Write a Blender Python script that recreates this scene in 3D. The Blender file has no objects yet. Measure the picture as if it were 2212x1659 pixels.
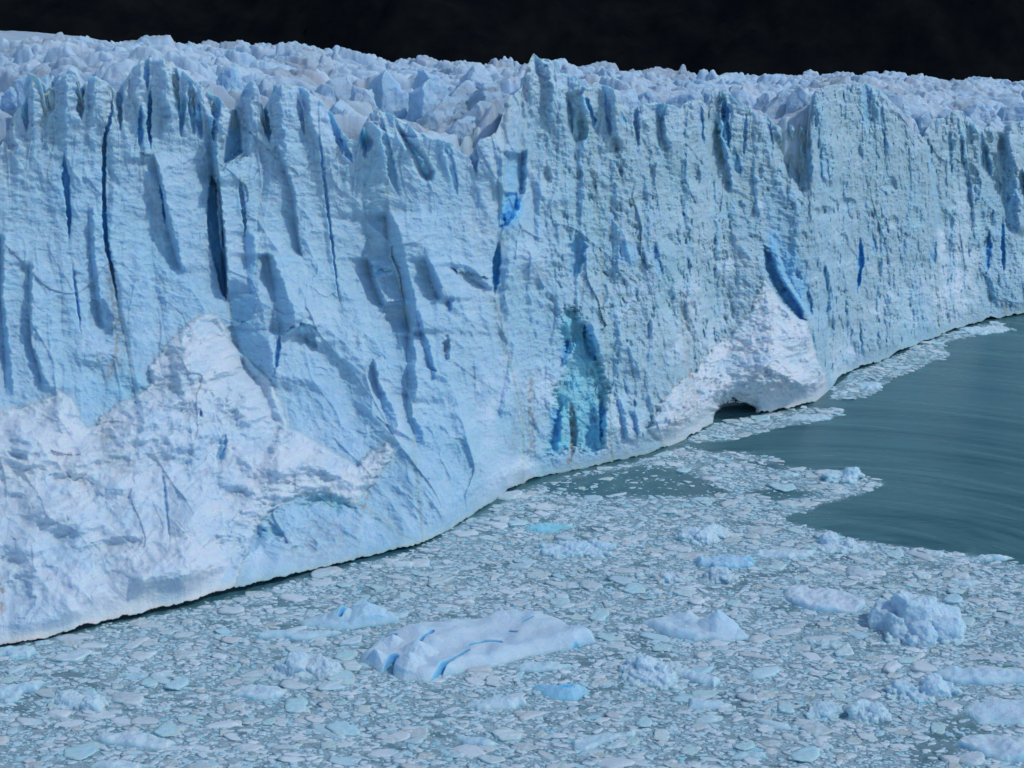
import bpy, math, random
import numpy as np
rad = math.radians
sc = bpy.context.scene
C = sc.collection
rng = np.random.default_rng(7)
random.seed(7)

# ------------------------------------------------------------------ camera, sky, sun
W, H = 2212.0, 1659.0                      # the picture grid the plan was measured on
F = 3212.0                                 # focal length in those units
PITCH = rad(15.56)                         # camera looks down this much
CAM = np.array([0.0, 0.0, 100.0])
cam = bpy.data.cameras.new('camera')
cam.sensor_width = 36.0; cam.lens = 36.0 * F / W
cam.clip_start = 1.0; cam.clip_end = 20000.0
co = bpy.data.objects.new('camera', cam); C.objects.link(co)
co.location = CAM; co.rotation_euler = (rad(90) - PITCH, 0, 0)
sc.camera = co

SUN_EL = rad(50)
SD = np.array([0.90, -0.34, 0.0]); SD /= np.linalg.norm(SD)
SV = np.array([SD[0] * math.cos(SUN_EL), SD[1] * math.cos(SUN_EL), math.sin(SUN_EL)])
world = bpy.data.worlds.new('World'); sc.world = world; world.use_nodes = True
nt = world.node_tree; nt.nodes.clear()
sky = nt.nodes.new('ShaderNodeTexSky'); sky.sky_type = 'NISHITA'; sky.sun_disc = False
sky.sun_elevation = SUN_EL; sky.sun_rotation = math.atan2(SD[0], SD[1])
sky.altitude = 200; sky.air_density = 1.0; sky.dust_density = 0.5; sky.ozone_density = 2.0
bg = nt.nodes.new('ShaderNodeBackground'); bg.inputs['Strength'].default_value = 0.15
wo = nt.nodes.new('ShaderNodeOutputWorld')
nt.links.new(sky.outputs[0], bg.inputs[0]); nt.links.new(bg.outputs[0], wo.inputs[0])
sl = bpy.data.lights.new('sun', 'SUN'); sl.energy = 1.65; sl.angle = rad(0.5); sl.color = (1.0, 0.975, 0.94)
so = bpy.data.objects.new('sun', sl); C.objects.link(so)
import mathutils
so.rotation_euler = mathutils.Vector(SV).to_track_quat('Z', 'Y').to_euler()
so.location = (200, 100, 400)
sc.view_settings.view_transform = 'Standard'; sc.view_settings.look = 'None'
sc.view_settings.exposure = -0.1; sc.view_settings.gamma = 1.0
sc.cycles.use_adaptive_sampling = True; sc.cycles.adaptive_threshold = 0.02
sc.cycles.max_bounces = 6; sc.cycles.diffuse_bounces = 3; sc.cycles.glossy_bounces = 2
sc.cycles.transmission_bounces = 2

# ------------------------------------------------------------------ maths helpers
cp, sp = math.cos(PITCH), math.sin(PITCH)
def ray(px, py):
    """direction through a picture point, scaled so that its Y is 1"""
    a = (px - W / 2) / F; b = -(py - H / 2) / F
    dy = cp + b * sp; dz = -sp + b * cp
    return a / dy, dz / dy
def at_depth(px, py, Y):
    rx, rz = ray(px, py)
    return np.stack([rx * Y, Y + 0 * rx, CAM[2] + rz * Y], -1)
def ground(px, py, z=0.0):
    rx, rz = ray(np.asarray(px, float), np.asarray(py, float))
    Y = (z - CAM[2]) / rz
    return np.stack([rx * Y, Y, 0 * Y + z], -1)
def project(P):
    d = P - CAM
    dep = d[..., 1] * cp - d[..., 2] * sp
    up = d[..., 1] * sp + d[..., 2] * cp
    return W / 2 + F * d[..., 0] / dep, H / 2 - F * up / dep

def hsh(ix, iy, iz, seed):
    h = (ix.astype(np.uint32) * np.uint32(374761393)) ^ (iy.astype(np.uint32) * np.uint32(668265263)) ^ (iz.astype(np.uint32) * np.uint32(2147483647 - 58)) ^ np.uint32((seed * 974634777) & 0xffffffff)
    h = (h ^ (h >> np.uint32(13))) * np.uint32(1274126177)
    h = (h ^ (h >> np.uint32(16))) * np.uint32(2246822519)
    return h ^ (h >> np.uint32(15))
def h01(ix, iy, iz, seed):
    return (hsh(ix, iy, iz, seed) & np.uint32(0xffffff)).astype(np.float32) / np.float32(16777216.0)
def noise(x, y, z=None, seed=0):
    x = np.asarray(x, np.float32); y = np.asarray(y, np.float32)
    z = np.zeros_like(x) if z is None else np.asarray(z, np.float32)
    xi = np.floor(x); yi = np.floor(y); zi = np.floor(z)
    fx, fy, fz = x - xi, y - yi, z - zi
    xi = xi.astype(np.int64); yi = yi.astype(np.int64); zi = zi.astype(np.int64)
    u = fx * fx * fx * (fx * (fx * 6 - 15) + 10); v = fy * fy * fy * (fy * (fy * 6 - 15) + 10); w = fz * fz * fz * (fz * (fz * 6 - 15) + 10)
    out = 0
    for dx in (0, 1):
        wx = u if dx else 1 - u
        for dy in (0, 1):
            wy = v if dy else 1 - v
            for dz in (0, 1):
                wz = w if dz else 1 - w
                h = hsh(xi + dx, yi + dy, zi + dz, seed)
                gx = (h & np.uint32(255)).astype(np.float32) / 127.5 - 1
                gy = ((h >> np.uint32(8)) & np.uint32(255)).astype(np.float32) / 127.5 - 1
                gz = ((h >> np.uint32(16)) & np.uint32(255)).astype(np.float32) / 127.5 - 1
                out = out + wx * wy * wz * (gx * (fx - dx) + gy * (fy - dy) + gz * (fz - dz))
    return out
def fbm(x, y, z=None, oct=4, seed=0, gain=0.5):
    z = np.zeros_like(x) if z is None else z
    o = 0; a = 1.0; f = 1.0
    for i in range(oct):
        o = o + a * noise(x * f, y * f, z * f, seed + i * 17); a *= gain; f *= 2.03
    return o
def ridged(x, y, z=None, oct=4, seed=0, gain=0.5):
    z = np.zeros_like(x) if z is None else z
    o = 0; a = 1.0; f = 1.0
    for i in range(oct):
        o = o + a * (1 - 2.2 * np.abs(noise(x * f, y * f, z * f, seed + i * 17))); a *= gain; f *= 2.03
    return o
def voronoi(x, y, seed=0, jit=0.9):
    """F1, F2, random of nearest cell, offset to the cell's point"""
    xi = np.floor(x).astype(np.int64); yi = np.floor(y).astype(np.int64)
    f1 = np.full(x.shape, 9.0, np.float32); f2 = f1.copy(); r = f1 * 0; ox = f1 * 0; oy = f1 * 0
    for dx in (-1, 0, 1):
        for dy in (-1, 0, 1):
            cx, cy = xi + dx, yi + dy; zz = np.zeros_like(cx)
            ax = cx + 0.5 + (h01(cx, cy, zz, seed) - 0.5) * jit; ay = cy + 0.5 + (h01(cx, cy, zz, seed + 1) - 0.5) * jit
            ddx = (x - ax).astype(np.float32); ddy = (y - ay).astype(np.float32)
            d = np.sqrt(ddx * ddx + ddy * ddy)
            c = d < f1
            f2 = np.where(c, f1, np.minimum(f2, d))
            r = np.where(c, h01(cx, cy, zz, seed + 2), r); ox = np.where(c, ddx, ox); oy = np.where(c, ddy, oy)
            f1 = np.where(c, d, f1)
    return f1, f2, r, ox, oy
def sstep(a, b, x):
    t = np.clip((x - a) / (b - a), 0, 1); return t * t * (3 - 2 * t)
def lerp(a, b, t): return a + (b - a) * t
def interp(x, pts):
    pts = np.asarray(pts, float); return np.interp(x, pts[:, 0], pts[:, 1])
def sdf(px, py, poly):
    """signed distance to a polygon, positive inside"""
    poly = np.asarray(poly, float); n = len(poly)
    best = np.full(px.shape, 1e18); ins = np.zeros(px.shape, bool)
    for i in range(n):
        a = poly[i]; b = poly[(i + 1) % n]; e = b - a
        wx, wy = px - a[0], py - a[1]
        t = np.clip((wx * e[0] + wy * e[1]) / max(e @ e, 1e-9), 0, 1)
        best = np.minimum(best, (wx - e[0] * t) ** 2 + (wy - e[1] * t) ** 2)
        c = (a[1] > py) != (b[1] > py)
        ins ^= c & (px < (b[0] - a[0]) * (py - a[1]) / (b[1] - a[1] + 1e-12) + a[0])
    d = np.sqrt(best); return np.where(ins, d, -d)

# ------------------------------------------------------------------ object helpers
def tag(o, label=None, cat=None, group=None, kind=None):
    if label: o['label'] = label
    if cat: o['category'] = cat
    if group: o['group'] = group
    if kind: o['kind'] = kind
    return o
def mesh_np(name, V, faces, mat, parent=None, col=None, smooth=True, autosharp=None):
    """V (n,3); faces (m,k) equal-sized; col (n,4) point colour"""
    me = bpy.data.meshes.new(name)
    V = np.ascontiguousarray(V, np.float32); faces = np.ascontiguousarray(faces, np.int32)
    m, k = faces.shape
    me.vertices.add(len(V)); me.vertices.foreach_set('co', V.ravel())
    me.loops.add(m * k); me.loops.foreach_set('vertex_index', faces.ravel())
    me.polygons.add(m); me.polygons.foreach_set('loop_start', np.arange(0, m * k, k, dtype=np.int32))
    me.polygons.foreach_set('loop_total', np.full(m, k, np.int32))
    me.polygons.foreach_set('use_smooth', np.full(m, smooth))
    if col is not None:
        at = me.attributes.new('tint', 'FLOAT_COLOR', 'POINT')
        at.data.foreach_set('color', np.ascontiguousarray(col, np.float32).ravel())
    me.update(calc_edges=True); me.materials.append(mat)
    o = bpy.data.objects.new(name, me); C.objects.link(o)
    if parent: o.parent = parent
    return o
def grid_faces(nr, nc):
    i = np.arange(nr * nc).reshape(nr, nc)
    return np.stack([i[:-1, :-1], i[:-1, 1:], i[1:, 1:], i[1:, :-1]], -1).reshape(-1, 4)
def compact(V, faces, col):
    u, inv = np.unique(faces.ravel(), return_inverse=True)
    return V[u], inv.reshape(faces.shape), None if col is None else col[u]

# ------------------------------------------------------------------ materials
def nodes_of(m):
    m.use_nodes = True; t = m.node_tree; t.nodes.clear()
    o = t.nodes.new('ShaderNodeOutputMaterial'); b = t.nodes.new('ShaderNodeBsdfPrincipled')
    t.links.new(b.outputs[0], o.inputs[0]); return t, b
def tex_noise(t, co_, scale, detail=4, rough=0.55, dist=0.0):
    n = t.nodes.new('ShaderNodeTexNoise'); n.inputs['Scale'].default_value = scale
    n.inputs['Detail'].default_value = detail; n.inputs['Roughness'].default_value = rough; n.inputs['Distortion'].default_value = dist
    t.links.new(co_, n.inputs['Vector']); return n.outputs['Fac']
def ramp(t, fac, a, b, ca=(0, 0, 0, 1), cb=(1, 1, 1, 1)):
    r = t.nodes.new('ShaderNodeValToRGB'); r.color_ramp.elements[0].position = a; r.color_ramp.elements[1].position = b
    r.color_ramp.elements[0].color = ca; r.color_ramp.elements[1].color = cb
    t.links.new(fac, r.inputs[0]); return r.outputs[0]
def mixc(t, fac, a, b, mode='MIX'):
    n = t.nodes.new('ShaderNodeMix'); n.data_type = 'RGBA'; n.blend_type = mode
    for s, v in ((0, fac), (6, a), (7, b)):
        if isinstance(v, (float, int)): n.inputs[s].default_value = v
        elif isinstance(v, tuple): n.inputs[s].default_value = v
        else: t.links.new(v, n.inputs[s])
    return n.outputs[2]
def ice_material(name, base, deep, bump_scale=1.2, bump=0.5, speck=0.0, rough=0.55, white=(0.70, 0.81, 0.92, 1), dirt=(0.42, 0.34, 0.27, 1), sss=0.0, fade=None):
    """point colour 'tint': R = clear blue ice, G = brown dirt, B = white crushed ice, A = turquoise"""
    m = bpy.data.materials.new(name); t, b = nodes_of(m)
    tc = t.nodes.new('ShaderNodeTexCoord').outputs['Object']
    at = t.nodes.new('ShaderNodeAttribute'); at.attribute_name = 'tint'
    sep = t.nodes.new('ShaderNodeSeparateColor'); t.links.new(at.outputs['Color'], sep.inputs[0])
    n1 = tex_noise(t, tc, 0.05, 5, 0.6); n2 = tex_noise(t, tc, 0.6, 6, 0.65); n3 = tex_noise(t, tc, 2.6, 4, 0.6)
    c = mixc(t, ramp(t, n1, 0.35, 0.65), base, tuple(x * y for x, y in zip(base, (0.86, 0.93, 0.98, 1))))
    c = mixc(t, ramp(t, n2, 0.42, 0.62), c, tuple(min(1, x * y) for x, y in zip(base, (1.12, 1.06, 1.02, 1))))
    if speck:
        sx = t.nodes.new('ShaderNodeSeparateXYZ'); t.links.new(tc, sx.inputs[0]); mr = t.nodes.new('ShaderNodeMapRange'); mr.interpolation_type = 'SMOOTHSTEP'
        t.links.new(sx.outputs[0], mr.inputs[0]); mr.inputs[1].default_value = -20; mr.inputs[2].default_value = 40; mr.inputs[3].default_value = 0; mr.inputs[4].default_value = 1
        c = mixc(t, mr.outputs[0], c, mixc(t, 1.0, c, (0.97, 0.94, 0.89, 1), 'MULTIPLY'))
        c = mixc(t, mixc(t, 1.0, mixc(t, 1.0, ramp(t, n2, 0.50, 0.63), (speck, speck, speck, 1), 'MULTIPLY'), mr.outputs[0], 'MULTIPLY'), c, (0.29, 0.44, 0.48, 1))
    c = mixc(t, sep.outputs[2], c, white)
    c = mixc(t, at.outputs['Alpha'], c, (0.24, 0.66, 0.78, 1))
    c = mixc(t, sep.outputs[0], c, deep)
    c = mixc(t, sep.outputs[1], c, dirt)
    t.links.new(c, b.inputs['Base Color'])
    if sss:
        b.inputs['Subsurface Weight'].default_value = sss; b.inputs['Subsurface Radius'].default_value = (0.25, 0.8, 1.6); b.inputs['Subsurface Scale'].default_value = 1.6
    b.inputs['Roughness'].default_value = rough; b.inputs['IOR'].default_value = 1.31
    b.inputs['Specular IOR Level'].default_value = 0.35
    m1 = t.nodes.new('ShaderNodeMath'); m1.operation = 'MULTIPLY_ADD'; m1.inputs[1].default_value = 0.35
    n4 = tex_noise(t, tc, bump_scale, 8, 0.68)
    t.links.new(n3, m1.inputs[0]); t.links.new(n4, m1.inputs[2])
    bp = t.nodes.new('ShaderNodeBump'); bp.inputs['Strength'].default_value = bump; bp.inputs['Distance'].default_value = 0.6
    t.links.new(m1.outputs[0], bp.inputs['Height']); t.links.new(bp.outputs[0], b.inputs['Normal'])
    return m
SSS = 0.75
M_CLIFF = ice_material('cliff_ice', (0.385, 0.595, 0.75, 1), (0.15, 0.56, 0.95, 1), 1.0, 0.65, 0.8, sss=SSS, dirt=(0.31, 0.28, 0.25, 1))
M_CLIFF_R = M_CLIFF
M_RUB = ice_material('crushed_ice', (0.52, 0.68, 0.80, 1), (0.15, 0.52, 0.85, 1), 1.6, 0.6, white=(0.70, 0.77, 0.83, 1), sss=0.6, dirt=(0.38, 0.35, 0.31, 1))
M_FIELD = ice_material('upper_ice', (0.42, 0.59, 0.72, 1), (0.16, 0.48, 0.80, 1), 0.5, 0.6, white=(0.56, 0.66, 0.74, 1), dirt=(0.31, 0.33, 0.36, 1), sss=0.6)
M_BERG = ice_material('berg_ice', (0.52, 0.69, 0.80, 1), (0.12, 0.50, 0.82, 1), 1.8, 0.5, white=(0.62, 0.73, 0.81, 1), sss=0.6)
M_BRASH = ice_material('brash_ice', (0.53, 0.64, 0.69, 1), (0.20, 0.50, 0.62, 1), 3.0, 0.35, white=(0.66, 0.75, 0.80, 1), sss=0.0)

# ================================================================== GLACIER
glacier = bpy.data.objects.new('glacier', None); C.objects.link(glacier)
tag(glacier, 'vast blue white glacier ending in a cracked ice cliff above the water', 'glacier')

WL = [(-420, 1500), (-150, 1432), (0, 1393), (90, 1379), (180, 1352), (250, 1335), (400, 1300), (470, 1278), (540, 1262), (640, 1237), (740, 1215), (830, 1192), (905, 1175),
      (960, 1150), (1010, 1118), (1045, 1095), (1085, 1075), (1095, 1055), (1130, 1045), (1160, 1030), (1228, 1018), (1300, 1002), (1400, 980), (1480, 950), (1520, 925),
      (1560, 898), (1637, 893), (1700, 881), (1750, 870), (1780, 860), (1792, 845), (1810, 815), (1850, 795), (1910, 775), (1990, 738), (2070, 708), (2130, 690), (2212, 676), (2560, 615)]
CREST = [(-420, 210), (-300, 180), (-200, 230), (-100, 170), (-40, 260), (0, 317), (14, 290), (31, 246), (51, 222), (72, 160), (92, 178), (113, 191), (130, 165), (147, 147), (160, 160), (174, 191), (190, 172), (205, 164), (225, 176),
      (253, 201), (280, 154), (307, 130), (335, 120), (352, 126), (369, 143), (390, 150), (410, 167), (440, 190), (461, 205), (478, 218), (492, 232), (505, 239), (516, 215), (526, 191), (543, 174), (556, 190), (562, 215), (568, 239),
      (576, 222), (587, 205), (608, 184), (630, 183), (649, 188), (665, 196), (679, 208), (700, 226), (717, 246), (735, 278), (752, 300), (770, 305), (785, 270), (800, 245), (815, 239), (835, 243), (856, 253),
      (875, 262), (894, 280), (921, 297), (950, 300), (969, 307), (990, 325), (1013, 341), (1025, 318), (1037, 300), (1071, 290), (1085, 250), (1102, 205), (1126, 191), (1133, 160), (1145, 128), (1153, 119), (1166, 127), (1175, 124), (1184, 124), (1196, 138), (1204, 158),
      (1222, 160), (1240, 170), (1263, 184), (1290, 181), (1310, 184), (1331, 195), (1345, 215), (1362, 236), (1380, 230), (1396, 222), (1420, 222), (1447, 225), (1470, 232), (1491, 218), (1510, 215), (1528, 226), (1535, 198), (1562, 195), (1583, 208),
      (1595, 222), (1610, 232), (1638, 249), (1655, 245), (1670, 268), (1682, 272), (1699, 300), (1702, 275), (1708, 266), (1722, 285), (1728, 272), (1738, 285), (1744, 300), (1750, 240), (1756, 205), (1767, 191), (1801, 184), (1836, 181), (1870, 181), (1900, 198),
      (1917, 208), (1945, 239), (1972, 283), (1993, 297), (2005, 275), (2013, 259), (2040, 253), (2068, 236), (2081, 242), (2090, 262), (2098, 266), (2126, 280), (2135, 266), (2143, 263), (2160, 275), (2177, 270), (2195, 262), (2212, 263), (2300, 250), (2400, 262), (2560, 240)]
SETB = [(-420, 62), (0, 60), (500, 54), (800, 46), (1000, 34), (1100, 24), (1300, 26), (1500, 26), (1650, 24), (1800, 16), (2212, 13), (2560, 13)]
LIP = [(-420, 0.6), (0, 0.5), (60, 0.6), (150, 1.1), (300, 1.0), (470, 1.6), (560, 1.3), (650, 1.0), (760, 0.5), (850, 0.9), (910, 0.7), (960, 0.15), (1500, 0.15), (1560, 0.3), (1640, 0.6), (1690, 0.6), (1750, 0.7), (1790, 0.2), (1850, 0.5), (2000, 0.7), (2130, 0.6), (2560, 0.5)]

NX, NY = 1560, 800
xs = np.concatenate([np.linspace(-420, -12, 160)[:-1], np.linspace(-12, 2224, NX), np.linspace(2224, 2560, 120)[1:]])
ts = np.linspace(0, 1, NY)
nc = len(xs)
lipx = interp(xs, LIP) * np.clip(0.85 + 1.6 * fbm(xs / 50, xs * 0 + 9, oct=4, seed=8, gain=0.6), 0.1, 1.8)
yw = interp(xs, WL) + 9.0 * fbm(xs / 40, xs * 0, oct=6, seed=3, gain=0.68)
ycr = interp(xs, CREST) + 9 * fbm(xs / 22, xs * 0 + 3, oct=4, seed=5)
Y0 = (lipx - CAM[2]) / ray(xs, interp(xs, WL))[1]
k = 25; Y0s = np.convolve(np.pad(Y0, k, mode='edge'), np.ones(2 * k + 1) / (2 * k + 1), 'valid')
sb = interp(xs, SETB)
X = np.repeat(xs[None], NY, 0); T = np.repeat(ts[:, None], nc, 1)
left = 1 - sstep(850, 1200, X)
k = 70; yc_s = np.convolve(np.pad(ycr, k, mode='edge'), np.ones(2 * k + 1) / (2 * k + 1), 'valid')
PY = yw[None] + (yc_s - yw)[None] * T + (ycr - yc_s)[None] * T ** 3
yw_s = interp(xs, WL); k = 12; yw_s = np.convolve(np.pad(yw_s, k, mode='edge'), np.ones(2 * k + 1) / (2 * k + 1), 'valid')
Tb = np.clip((yw_s[None] - PY) / (yw_s - yc_s)[None], 0, 1.0)
g = left * (1 - (1 - Tb) ** 2.0) + (1 - left) * (0.35 * Tb + 0.65 * (1 - (1 - Tb) ** 1.6))
wl_mix = sstep(0.0, 0.12, T)
YB = Y0s[None] + sb[None] * g
P0 = at_depth(X, PY, YB)
SX = P0[..., 0] * 0.74 + P0[..., 1] * 0.67        # metres along the front
SZ = P0[..., 2]
D = np.zeros_like(X)                               # metres, + = away from the viewer
BLUE = np.zeros_like(X); DIRT = np.zeros_like(X); WHITE = np.zeros_like(X); TURQ = np.zeros_like(X)
jag = 5.0 * fbm(X / 26, PY / 13, oct=4, seed=11)
jag2 = 3.0 * fbm(X / 16, PY / 9, oct=3, seed=12)

def ytaper(py, y0, y1, e):
    e = min(e, (y1 - y0) * 0.5)
    return sstep(y0 - 2, y0 + e, py) * (1 - sstep(y1 - e, y1 + 2, py))
def flank(pts, amp, decay=60, e=25, blue=0.32, js=1.0):
    """pts: (y, x of the sharp left corner, width of the shaded flank)"""
    global D, BLUE
    p = np.array(pts, float)
    xl = np.interp(PY, p[:, 0], p[:, 1]); w = np.interp(PY, p[:, 0], p[:, 2])
    u = X - xl + jag2 * 0.35; w2 = np.maximum(2.5, w + jag * js * 1.3)
    tp = ytaper(PY, p[0, 0], p[-1, 0], e)
    d = np.where(u < 0, 0.5 * np.exp(np.minimum(u, 0) / decay), np.where(u < w2, 0.5 - u / w2, -0.5 * np.exp(-np.maximum(u - w2, 0) / decay)))
    D = D + amp * d * tp
    if blue: BLUE = np.maximum(BLUE, blue * tp * sstep(-2, 1, u) * (1 - sstep(w2 * 0.6, w2 * 1.02, u)))
def crack(pts, depth, blue=0.9, e=20, js=1.0):
    """pts: (y, x, width)"""
    global D, BLUE
    p = np.array(pts, float)
    xl = np.interp(PY, p[:, 0], p[:, 1]); w = np.interp(PY, p[:, 0], p[:, 2]) * 0.5
    tp = ytaper(PY, p[0, 0], p[-1, 0], max(e, 0.3 * (p[-1, 0] - p[0, 0])))
    u = np.abs(X - xl + (jag2 * 0.6 + jag * 0.6) * js)
    depth = depth * 0.5; w = w * (0.25 + 0.75 * tp) * (1 + 0.8 * fbm(X * 0, PY / 25, oct=2, seed=int(abs(p[0, 1])) + 5))
    s = 1 - sstep(w * 0.75, w * 1.35 + 1.0, u)
    D = D + depth * s * tp
    if blue: BLUE = np.maximum(BLUE, blue * tp * (1 - sstep(w * 0.9, w * 1.5 + 1.5, u)))
def hollow(cx, cy, rx, ry, rot, depth, blue=0.0, turq=0.0, p=0.6):
    global D, BLUE, TURQ
    c, s = math.cos(rad(rot)), math.sin(rad(rot))
    a = (X - cx) + jag * 0.9; b = PY - cy + jag * 1.2 + jag2
    r = np.sqrt(((a * c + b * s) / rx) ** 2 + ((-a * s + b * c) / ry) ** 2) + 0.25 * fbm(X / 30, PY / 22, oct=3, seed=int(cx))
    m = np.clip(1 - r, 0, 1) ** p
    D = D + depth * m
    mm = 1 - sstep(0.55, 1.1, r)
    if blue: BLUE = np.maximum(BLUE, blue * mm)
    if turq: TURQ = np.maximum(TURQ, turq * mm)
DP = np.zeros_like(X)
WOB = 22 * fbm(X / 70, PY / 55, oct=3, seed=260)
def pit(poly, depth, w=5, blue=0.0, turq=0.0, js=0.6, floor=False):
    global D, DP, BLUE, TURQ
    p = np.array(poly, float); k_ = (X > p[:, 0].min() - 40) & (X < p[:, 0].max() + 40) & (PY > p[:, 1].min() - 40) & (PY < p[:, 1].max() + 40)
    s_ = sdf(X[k_] + jag[k_] * js * 0.6, PY[k_] + jag2[k_] * js * 1.5, p); m = sstep(-1, w, s_)
    if floor: DP[k_] += depth * m
    else: D[k_] += depth * m
    if blue: BLUE[k_] = np.maximum(BLUE[k_], blue * m)
    if turq: TURQ[k_] = np.maximum(TURQ[k_], turq * m)
def fin(xp, yt, yb, wl, wr, amp, lean=0.0):
    global D
    k_ = (PY < yb) & (X > xp - wl * 1.6 - 80) & (X < xp + wr * 1.6 + 80)
    f = np.clip((yb - PY[k_]) / (yb - yt), 0, 1.2); u = X[k_] - (xp + lean * (PY[k_] - yt)) + jag2[k_] * 1.2 + jag[k_] * 1.6 + WOB[k_]; amp = amp * 0.85
    tent = np.where(u < 0, np.clip(1 + u / wl, 0, 1), np.clip(1 - u / wr, 0, 1))
    D[k_] -= amp * tent * sstep(0, 0.7, f)
def bump_blob(cx, cy, rx, ry, rot, amp, white=0.0):
    global D, WHITE
    c, s = math.cos(rad(rot)), math.sin(rad(rot))
    a = (X - cx) + jag; b = PY - cy + jag2 * 2
    r = np.sqrt(((a * c + b * s) / rx) ** 2 + ((-a * s + b * c) / ry) ** 2)
    D = D - amp * (1 - sstep(0.0, 1.0, r))
    if white: WHITE = np.maximum(WHITE, white * (1 - sstep(0.6, 1.1, r)))
def stain(pts, w, amt, seed=1):
    global DIRT
    p = np.array(pts, float)
    xl = np.interp(PY, p[:, 0], p[:, 1]); tp = ytaper(PY, p[0, 0], p[-1, 0], 30)
    u = np.abs(X - xl + jag * 1.2)
    DIRT = np.maximum(DIRT, amt * tp * (1 - sstep(0, w, u)) * np.clip(0.55 + 2.2 * fbm(X / 8, PY / 10, oct=3, seed=seed), 0, 1))
def bluewash(cx, cy, rx, ry, rot, b=0.0, t=0.0, wht=0.0, dirt=0.0):
    global BLUE, TURQ, WHITE, DIRT
    c, s = math.cos(rad(rot)), math.sin(rad(rot))
    a = X - cx + jag * 2; q = PY - cy + jag * 2
    m = 1 - sstep(0.4, 1.05, np.sqrt(((a * c + q * s) / rx) ** 2 + ((-a * s + q * c) / ry) ** 2))
    if b: BLUE = np.maximum(BLUE, b * m)
    if t: TURQ = np.maximum(TURQ, t * m)
    if wht: WHITE = np.maximum(WHITE, wht * m)
    if dirt: DIRT = np.maximum(DIRT, dirt * m * np.clip(0.4 + 1.8 * fbm(X / 14, PY / 8, oct=4, seed=77), 0, 1))

# --- the fluted face: leaning slabs, each stepping out to the right
flutes = sstep(0.10, 0.45, T)
def saw(per, seed, lean=0.10, warp=0.5):
    q = (X + lean * (PY - 600)) / per + warp * fbm(X / (per * 2.2), PY / (per * 5.0), oct=3, seed=seed) * 2
    cell = np.floor(q); f = q - cell
    r = h01(cell.astype(np.int64), cell.astype(np.int64) * 0, cell.astype(np.int64) * 0, seed)
    return np.where(f < 0.14, 0.5 - f / 0.14, -0.5 + (f - 0.14) / 0.86) * (0.3 + 1.1 * r)
vis = np.clip(0.5 + 1.6 * fbm(X / 160, PY / 120, oct=2, seed=31), 0, 1)
D += 0.8 * saw(118, 41, -0.16) * flutes * (1 - 0.3 * vis)
D += 0.4 * saw(47, 43, -0.10, 0.7) * flutes * vis
rgt = sstep(1080, 1260, X)
D += rgt * (0.5 * saw(66, 45, 0.10, 0.6) + 0.2 * saw(27, 46, 0.05, 0.8)) * sstep(0.05, 0.3, T)
D += 0.9 * np.abs(saw(34, 47, -0.06, 0.6)) * sstep(0.72, 0.98, T)

# --- cracks and flanks as in the photograph
crack([(320, 137, 9), (400, 143, 11), (470, 150, 8), (530, 148, 4)], 5)
crack([(560, 156, 4), (640, 165, 5), (730, 176, 3)], 2, 0.4)
crack([(170, 243, 5), (240, 242, 8), (300, 226, 7), (400, 224, 6), (520, 228, 8), (600, 246, 6), (690, 262, 3)], 6, 1.0)
crack([(215, 304, 6), (330, 303, 9)], 3, 0.8)
crack([(180, 326, 6), (280, 321, 7), (330, 328, 4)], 6, 1.0)
flank([(330, 330, 4), (390, 343, 9), (450, 352, 12), (520, 368, 14), (590, 388, 10)], 4.0, 45, blue=0.25)
crack([(385, 345, 4), (490, 358, 4)], 3, 0.8)
crack([(195, 394, 20), (240, 393, 12), (300, 391, 6)], 3.5, 0.65)
crack([(200, 420, 22), (250, 428, 14), (305, 435, 7)], 3.5, 0.65)
flank([(240, 447, 18), (330, 455, 16), (350, 458, 12), (405, 460, 6)], 6, 35, blue=0.55)
pit([(508, 222), (520, 262), (524, 330), (505, 345), (480, 362), (486, 300), (498, 250)], 4, 6, 0.6)
ledge = [(478, 362), (505, 348), (530, 335)]
# the large open crevasse and the slab standing proud beside it
pit([(455, 378), (470, 396), (470, 460), (476, 520), (486, 560), (489, 610), (490, 648), (478, 636), (470, 600), (460, 560), (450, 520), (446, 470), (450, 420)], 5.0, 5, 0.8, js=1.2)
pit([(480, 470), (488, 560), (492, 640), (484, 620), (478, 560)], 1.5, 3, 1.0, js=0.3)
flank([(345, 468, 3), (560, 487, 4), (640, 490, 5)], 6, 34, e=40)
flank([(600, 494, 66), (640, 494, 68), (700, 500, 74), (780, 520, 72), (830, 560, 40), (850, 575, 20)], 6.5, 50, e=46)
crack([(375, 516, 4), (420, 522, 9), (470, 528, 6), (520, 530, 3)], 3.5, 0.3)
flank([(500, 527, 20), (560, 530, 26), (610, 535, 24), (640, 545, 10)], 3.0, 40, e=10)
crack([(212, 568, 14), (260, 572, 12), (312, 584, 7)], 7, 0.85)
flank([(300, 592, 6), (360, 612, 9), (420, 630, 9), (500, 640, 6), (560, 652, 4)], 3.0, 50, blue=0.2)
crack([(220, 684, 3), (300, 691, 4), (380, 700, 5), (530, 718, 4), (620, 728, 3), (700, 745, 2)], 2.2, 0.45)
flank([(545, 577, 10), (600, 586, 22), (668, 597, 38), (700, 602, 40), (725, 606, 12)], 6.5, 60, e=14, blue=0.25)
crack([(715, 604, 4), (760, 600, 8), (815, 592, 4)], 3.5, 0.7)
flank([(690, 655, 6), (715, 640, 30), (745, 672, 10)], 3, 30, e=10)
flank([(700, 668, 6), (760, 685, 5)], 2.5, 30)
flank([(555, 790, 12), (600, 800, 12), (650, 818, 16), (665, 826, 10)], 4.5, 40, e=10, blue=0.2)
flank([(566, 808, 40), (585, 806, 42), (600, 808, 30)], 2.4, 30, e=8)
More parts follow.
